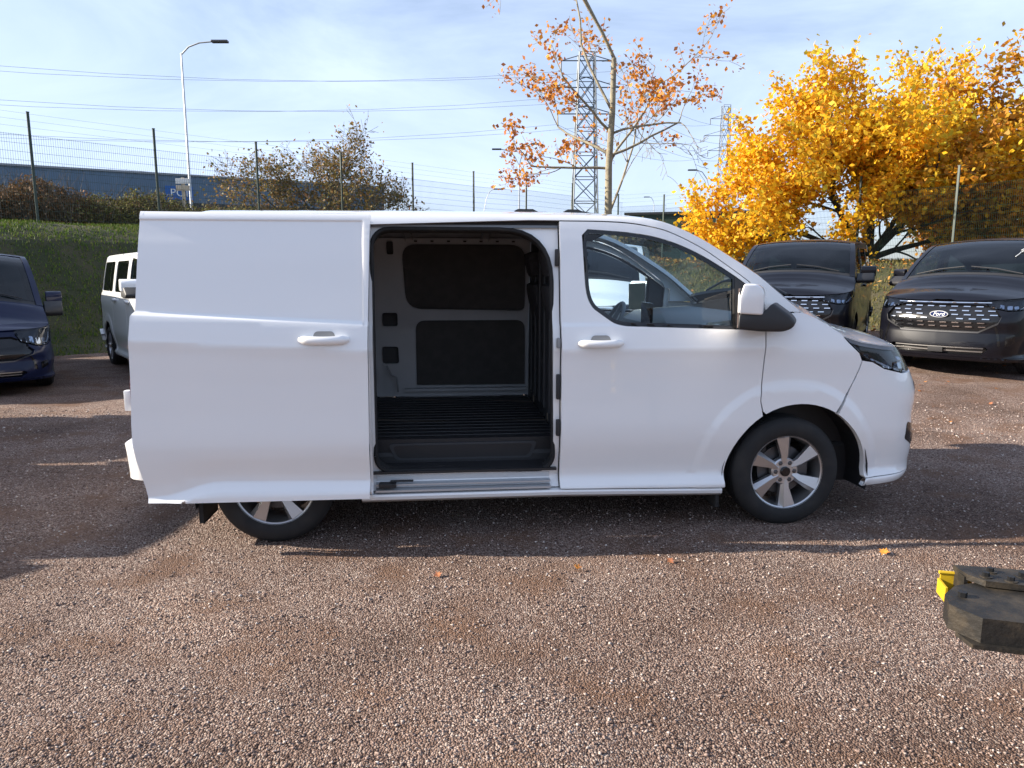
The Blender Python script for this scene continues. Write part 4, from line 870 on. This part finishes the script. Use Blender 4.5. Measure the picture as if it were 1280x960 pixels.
tree('multi_stem_tree', (*TD, float(tz_(*TD))), 'wide many-stemmed tree with thin olive and rust leaves behind the fence', 8, [((-.82,0,.55), 1.7, .085), ((.15,.1,1), 1.4, .10), ((.60,0,.7), 1.6, .085), ((-.4,.2,.9), 1.4, .08), ((.92,.1,.32), 1.7, .08)], 5, .60, .12, .69, 9000, .16, .05, 'leaf_olive', 'bark')
TE = at(806, 268, 46.)[:2]
tree('small_bush', (*TE, float(tz_(*TE))), 'round yellow-green bush beyond the far fence corner', 9, [((.1,0,1), 1.0, .08), ((-.6,0,.7), 1.0, .06), ((.6,0,.7), 1.0, .06)], 3, .6, .4, .75, 2600, .28, .12, 'leaf_olive', 'bark_dark', cat='bush')
# bramble and shrubs behind the left fence
islands('bramble', [(.07,.045,.025),(.10,.06,.03),(.14,.075,.035),(.05,.045,.02),(.16,.10,.05),(.20,.09,.03)], .8, .2); islands('bramble_green', [(.10,.10,.03),(.16,.15,.04),(.20,.19,.05),(.10,.07,.03),(.13,.08,.04)], .8, .2)
for i, (t, q, hgt, mm, lb) in enumerate([(-4.6,3.2,1.6,'bramble','rusty brown bramble thicket at the fence, tallest of the row'), (-2.0,3.2,1.35,'bramble','dark brown bramble clump behind the fence'), (.6,3.2,1.35,'bramble','brown bramble clump with orange top leaves behind the fence'),
                                 (3.2,3.0,1.1,'bramble_green','green and brown scrub behind the fence'), (5.6,2.8,.9,'bramble_green','low scrub with fresh green shoots behind the fence'), (8.2,2.8,.75,'bramble','low russet scrub behind the fence near the white signboard')]):
    c = L1P+L1D*t+N1*q; rng = np.random.default_rng(40+i); z = float(tz_(*c)); e = empty('bramble_bush', (c[0], c[1], z)); tag(e, lb, 'bush', 'scrub behind the fence')
    n = 9500; P = np.stack([rng.normal(0, .75, n), rng.normal(0, .75, n)*.8, hgt*rng.random(n)**.8], -1); P[:, :2] = np.stack([P[:, 0]*L1D[0]*1.25-P[:, 1]*L1D[1]*.9, P[:, 0]*L1D[1]*1.25+P[:, 1]*L1D[0]*.9], -1); P[:, 2] *= (.70+.5*vnoise(P[:, 0]+i*7, P[:, 1], 1.7, i))*np.clip(1.25-.35*np.hypot(P[:, 0], P[:, 1])**1.4/1.5, .15, 1.2)
    T = [Vector(p) for p in P]; V, F = leaf_cloud(rng, T, n, .05, .034); fast('foliage', V, F, mm, e)
    b = MB()
    for k in range(260):
        p0 = Vector((rng.normal(0,.8), rng.normal(0,.6), -.05)); d = Vector((rng.normal(0,.35), rng.normal(0,.35), 1)); L_ = hgt*(.5+.75*rng.random()); b.tube([p0, p0+d*L_*.5, p0+d*L_+Vector((rng.normal(0,.1), rng.normal(0,.1), -.05))], [.008,.006,.003], 3, cap=False)
    b.build('canes', 'bark', e)['kind'] = 'stuff'

# ------------------------------------------------------------------ warehouse, signs, lamps, pylons
mat('cladding', (.085,.14,.21), .55, noise=(.8,(.10,.16,.235),.4,.7)); mat('wall_dark', (.02,.022,.027), .6); mat('roof_grey', (.25,.27,.30), .6); mat('sign_blue', (.01,.10,.35), .5); mat('wood_pale', (.45,.38,.28), .8, noise=(12,(.55,.48,.38),.4,.7)); mat('shed_green', (.012,.035,.025), .6); mat('concrete', (.35,.34,.33), .9)
A0, A1 = np.array(at(0, 211, 50.)[:2]), np.array(at(310, 229, 57.5)[:2]); AD = (A1-A0)/np.linalg.norm(A1-A0); AN = np.array([-AD[1], AD[0]]); LN = float(np.linalg.norm(A1-A0))
w = empty('warehouse', (A0[0], A0[1], 2.6), math.atan2(AD[1], AD[0])); tag(w, 'long low blue-grey clad warehouse beyond the fence, blue sign on its wall', 'building')
x0, x1 = -26., 27.; H = 6.4
b = MB(); V = []; n = int((x1-x0)/.28)
for i in range(n+1):
    x = x0+(x1-x0)*i/n; y = -.04 if i % 2 else 0.; V += [(x, y, 4.45), (x, y, H)]
b.add(V, [(2*i, 2*i+2, 2*i+3, 2*i+1) for i in range(n)]); b.build('cladding', 'cladding', w)
b = MB(); b.box((x0,.02,-1), (x1,24,4.43)); b.build('wall', 'wall_dark', w); b = MB(); b.box((x0,.03,4.44), (x1,24,H)); b.build('upper_wall', 'cladding', w)
b = MB(); b.box((x0-.2,-.12,H), (x1+.2,24.2,H+.14)); b.build('roof', 'roof_grey', w)
for i in range(11):
    b = MB(); x = x0+2+i*4.7; b.box((x,-.03,1.4), (x+3.2,.05,3.9)); f = b.build('window', 'galvanised', w); b = MB(); b.box((x+.1,-.045,1.5), (x+3.1,-.028,3.8)); b.build('pane', 'gloss_black', f)
SX = LN*.63; b = MB(); b.box((SX,-.13,4.62), (SX+1.9,-.06,5.62)); sg = b.build('wall_sign', 'sign_blue', w); 
me = text_mesh('POI', .80, .01); me.materials.append(M('paper_white')); t = bpy.data.objects.new('sign_lettering', me); COL.objects.link(t); t.parent = sg; t.location = (SX+.95, -.145, 5.12); t.rotation_euler = (R(90), 0, 0)
# pale wooden signboard and a tall pole behind the fence
x, y, z = at(229, 231, 26.); zb = float(tz_(x, y)); e = empty('signboard', (x, y, zb)); tag(e, 'pale wooden signboard on a post in front of the blue sign', 'sign')
b = MB(); b.box((-.05,-.04,-.3), (.05,.04,z-zb+.25)); b.build('post', 'wood_pale', e)
for k, dz in enumerate((.12, -.12)): b = MB(); b.box((-.24,-.075,z-zb+dz-.09), (.24,-.045,z-zb+dz+.09), .01); b.build('board', 'paper_white' if k == 0 else 'wood_pale', e)
def lamp(px, Y, topz, arms, label, r=.075):
    x = at(px, 240, Y)[0]; zb = float(tz_(x, Y)); e = empty('street_lamp', (x, Y, zb)); tag(e, label, 'street lamp', 'street lamps beyond the fence'); h_ = topz-zb
    b = MB(); b.tube([(0,0,-.3), (0,0,h_*.5), (0,0,h_)], [r, r*.8, r*.6], 8); b.build('pole', 'galvanised', e, smooth=True)
    for (dx, dz) in arms:
        b = MB(); b.tube([(0,0,h_-.05), (dx*.25,0,h_+dz*.55), (dx*.6,0,h_+dz*.9), (dx,0,h_+dz)], r*.5, 6); b.build('arm', 'galvanised', e, smooth=True)
        s = 1 if dx > 0 else -1; b = MB(); b.box((min(dx, dx+s*.75),-.13,h_+dz-.05), (max(dx, dx+s*.75),.13,h_+dz+.06), .04); b.build('lamp_head', 'alloy_dark', e)
lamp(238, 34, 11.5, [(1.4,.5)], 'tall thin grey lamp post standing behind the pale signboard', .07)
lamp(649, 58, 10.2, [(-1.4,1.2),(.9,1.6)], 'forked lamp post with two arms above the van roof')
lamp(604.5, 72, 7.8, [(1.0,2.2)], 'lamp post with one arm curving to the right beside the left-hand fence run')
lamp(887, 60, 8.6, [(-1.1,1.5)], 'slim lamp post with curved arm beside the far pylon')
lamp(818, 95, 10.8, [(-.6,.9)], 'lamp post half hidden behind the yellow-green bush')
mat('lattice', (.16,.18,.20), .6, metal=.4)
def pylon(px, Y, wb, wt, H, arms, label):
    x = at(px, 220, Y)[0]; zb = 2.; e = empty('pylon', (x, Y, zb)); tag(e, label, 'pylon', 'lattice pylons'); b = MB(); lv = 9; r = wb*.017
    hw = lambda t: (wb+(wt-wb)*t)/2
    for sx in (-1, 1):
        for sy in (-1, 1): b.tube([(sx*hw(0),sy*hw(0),-1), (sx*hw(1),sy*hw(1),H)], r*1.5, 4)
    for k in range(lv):
        t0, t1 = k/lv, (k+1)/lv
        for s in (-1, 1):
            for a, c in ((-1, 1), (1, -1)):
                b.tube([(a*hw(t0), s*hw(t0), H*t0), (c*hw(t1), s*hw(t1), H*t1)], r, 3, cap=False); b.tube([(s*hw(t0), a*hw(t0), H*t0), (s*hw(t1), c*hw(t1), H*t1)], r, 3, cap=False)
            b.tube([(-hw(t1), s*hw(t1), H*t1), (hw(t1), s*hw(t1), H*t1)], r, 3, cap=False)
    b.build('tower', 'lattice', e)
    for (z, la) in arms:
        for s in (-1, 1):
            b = MB(); b.tube([(0,0,z), (s*la,0,z)], r*1.2, 4); b.tube([(0,0,z+la*.28), (s*la,0,z)], r, 4); b.build('cross_arm', 'lattice', e)
            b = MB(); b.tube([(s*la,0,z), (s*la,0,z-1.6)], r*1.6, 5); b.build('insulator', 'alloy_dark', e)
    return (x, Y, zb)
pa = pylon(731, 118, 4.6, 2.4, 34, [(25,4.5),(29,5.5),(33,4)], 'near lattice pylon behind the slim orange-leaved tree')
pb = pylon(904, 205, 3.6, 2.0, 46, [(34,4.6),(38,5.8),(42.5,4.2)], 'far lattice pylon beside the yellow maple')
k = 0
for (z1, l1), (z2, l2) in zip([(25,4.5),(29,5.5),(33,4)], [(34,4.6),(38,5.8),(42.5,4.2)]):
    for s in (-1, 1):
        a = Vector((pa[0]+s*l1, pa[1], pa[2]+z1-1.6)); c = Vector((pb[0]+s*l2, pb[1], pb[2]+z2-1.6)); d = Vector((-150+s*5, 62, z1+1.)); 
        def cat_(p, q, sag): return [p.lerp(q, i/12)-Vector((0,0,sag*4*(i/12)*(1-i/12))) for i in range(13)]
        b = MB(); b.tube(cat_(d, a, 7), .022, 3, cap=False); b.tube(cat_(a, c, 3), .03, 3, cap=False); o = b.build('power_line', 'lattice'); tag(o, 'thin power cable on the %s %s cross arm tips of the lattice pylons' % (('left','right')[s > 0], ('lowest','middle','topmost')[k//2]), 'cable', 'power lines'); k += 1
# dark green shed far behind the fence corner
x, y, z = at(845, 285, 62.); e = empty('shed', (x, y, 2.4), R(-12)); tag(e, 'dark green flat-roofed shed beyond the far fence', 'building')
b = MB(); b.box((-4.2,0,-1), (9,8,4.35)); b.build('wall', 'shed_green', e); b = MB(); b.box((-4.4,-.2,4.35), (9.2,8.2,4.55)); b.build('roof', 'wall_dark', e); b = MB(); b.box((3.0,-.08,1.6), (4.4,-.02,2.4)); b.build('window', 'galvanised', e); b = MB(); b.box((1.4,1,4.55), (2.4,2,5.2)); b.build('roof_vent', 'shed_green', e)

# ------------------------------------------------------------------ steel arm of a machine at the edge of the lot, fallen leaves
mat('dirty_steel', (.018,.016,.014), .6, metal=.35, noise=(18,(.060,.046,.030),.45,.72), bump=(60,.4,.006)); mat('yellow_paint', (.50,.33,.012), .5, noise=(22,(.28,.16,.02),.55,.72)); mat('bolt_black', (.012,.012,.013), .5, metal=.4)
a = at(1203, 722, 2.05); e = empty('machine_arm', (a[0], a[1], 0)); tag(e, 'dirty black steel machine arm with bolted plate and yellow bracket standing on the gravel', 'machine'); Z = a[2]
def Q(u, v, w): return (u*.985+v*.17, -u*.17+v*.985, Z+w)
b = MB(); b.prism([(-.005,.055),(.005,-.015),(.04,-.055),(.62,-.10),(.62,.08)], -.012, .006, lambda p, q, d: Q(p, q, d+.012-p*.03)); b.build('top_plate', 'dirty_steel', e)
b = MB(); b.prism([(-.002,.050),(.008,.050),(.010,-.012),(.0,-.012)], -.055, -.002, lambda p, q, d: Q(p, q, d+.010)); b.build('end_web', 'dirty_steel', e)
b = MB(); b.prism([(-.115,-.20),(-.10,-.13),(-.045,-.06),(.0,-.035),(.03,-.02),(.62,-.05),(.62,-.30),(-.06,-.27)], -.075, -.004, lambda p, q, d: Q(p, q, d-p*.03)); b.build('beam', 'dirty_steel', e)
for (p, q) in ((.055,-.020),(.085,.022),(.115,-.038),(.165,.005)):
    b = MB(); c = Q(p, q, .018-p*.03); b.tube([(c[0],c[1],c[2]-.002), (c[0],c[1],c[2]+.003)], .018, 16); wsh = b.build('washer', 'dirty_steel', e); b = MB(); b.tube([(c[0],c[1],c[2]+.002), (c[0],c[1],c[2]+.014)], .0095, 6); b.build('bolt_head', 'bolt_black', wsh)
c = Q(-.055,-.135,-.004); b = MB(); b.tube([(c[0],c[1],c[2]), (c[0],c[1],c[2]+.016)], .012, 6); b.build('bolt_head', 'bolt_black', e)
b = MB(); b.prism([(-.040,.052),(.05,.05),(.05,-.02),(-.046,-.02)], -.075, -.069, lambda p, q, d: Q(p, q, d)); b.prism([(-.040,.056),(.05,.054),(.05,.049),(-.040,.051)], -.075, -.012, lambda p, q, d: Q(p, q, d)); b.prism([(-.046,.056),(-.040,.056),(-.046,-.02),(-.052,-.02)], -.075, -.028, lambda p, q, d: Q(p, q, d)); b.tube([Q(-.044,.053,-.008), Q(.05,.052,-.010)], .006, 8); b.build('yellow_bracket', 'yellow_paint', e)
b = MB(); c = Q(.50,-.17,0); zf = float(lot(a[0]+c[0], a[1]+c[1])); b.tube([(c[0],c[1],zf), (c[0],c[1],c[2]-.085)], .035, 14); b.tube([(c[0],c[1],c[2]-.30), (c[0],c[1],c[2]-.085)], .045, 14); st_ = b.build('stand', 'dirty_steel', e, smooth=True)
b = MB(); b.box((c[0]-.10,c[1]-.10,zf-.01), (c[0]+.10,c[1]+.10,zf+.012), .004); b.build('foot_plate', 'dirty_steel', st_)
b = MB(); b.prism([(-.10,-.215),(-.085,-.285),(.60,-.315),(.60,-.03),(.0,-.02)], -.087, -.0755, lambda p, q, d: Q(p, q, d-p*.03)); b.build('lower_flange', 'dirty_steel', e)
for p_ in (.12, .30, .47): b = MB(); b.prism([(p_,-.315),(p_+.012,-.315),(p_+.012,-.275),(p_,-.275)], -.075, -.006, lambda p, q, d: Q(p, q, d-p*.03)); b.build('gusset', 'dirty_steel', e)
b = MB(); b.tube([Q(.20,-.33,-.045), Q(.20,-.02,-.045)], .014, 12); b.build('cross_pin', 'bolt_black', e)
def leaf_mesh():
    pts = [(0,-.055),(.008,-.02),(.032,-.022),(.022,-.004),(.045,.012),(.022,.016),(.018,.036),(.007,.026),(0,.055),(-.007,.026),(-.018,.036),(-.022,.016),(-.045,.012),(-.022,-.004),(-.032,-.022),(-.008,-.02)]
    v = [(x, y, .012*abs(x)/.045+.008*(y/.05)**2) for x, y in pts]+[(0,0,0)]; n = len(pts); me = bpy.data.meshes.new('fallen_leaf'); me.from_pydata(v, [], [(i, (i+1) % n, n) for i in range(n)]); return me
LM = []
for cc in ((.62,.25,.03), (.50,.17,.03), (.33,.12,.04)): m_ = leaf_mesh(); nm = 'leaf_%d' % len(LM); mat(nm, cc, .7, noise=(60,(cc[0]*.6,cc[1]*.5,cc[2]),.45,.7)); m_.materials.append(M(nm)); LM.append(m_)
rng = np.random.default_rng(77); spots = [at(721, 716, 0)]
def ground_at(px, py): 
    r = at(px, py, 1.); t = -CAM_H/(r[2]-CAM_H); return (r[0]*t, t)
pix = [(721,716)]+[(int(1140+130*rng.random()), int(455+95*rng.random())) for k in range(26)]+[(int(20+110*rng.random()), int(446+14*rng.random())) for k in range(7)]+[(547,722),(1105,690),(838,706)]
for i, (px, py) in enumerate(pix):
    x, y = ground_at(px, py); o = bpy.data.objects.new('fallen_leaf', LM[0 if i == 0 else int(rng.integers(0, 3))]); COL.objects.link(o); o.location = (x, y, float(lot(x, y))+.012); o.rotation_euler = (rng.normal(0,.25), rng.normal(0,.25), rng.random()*6.28); s_ = .42+.3*rng.random(); o.scale = (s_, s_, s_)
    if i == 0: tag(o, 'single bright orange leaf lying on the bare sunlit gravel before the open door', 'leaf', 'fallen leaves on the gravel'); o.rotation_euler = (.3,.2,1.); o.scale = (.62,.62,1.6)
    elif i < 27: tag(o, 'curled orange leaf on the gravel between the white nose and the black vans', 'leaf', 'fallen leaves on the gravel')
    elif i < 34: tag(o, 'dry leaf at the foot of the shaded grass bank', 'leaf', 'fallen leaves on the gravel')
    else: tag(o, 'small brown leaf on the open gravel', 'leaf', 'fallen leaves on the gravel')
# marker scrawl on the screen of the black van under the maple
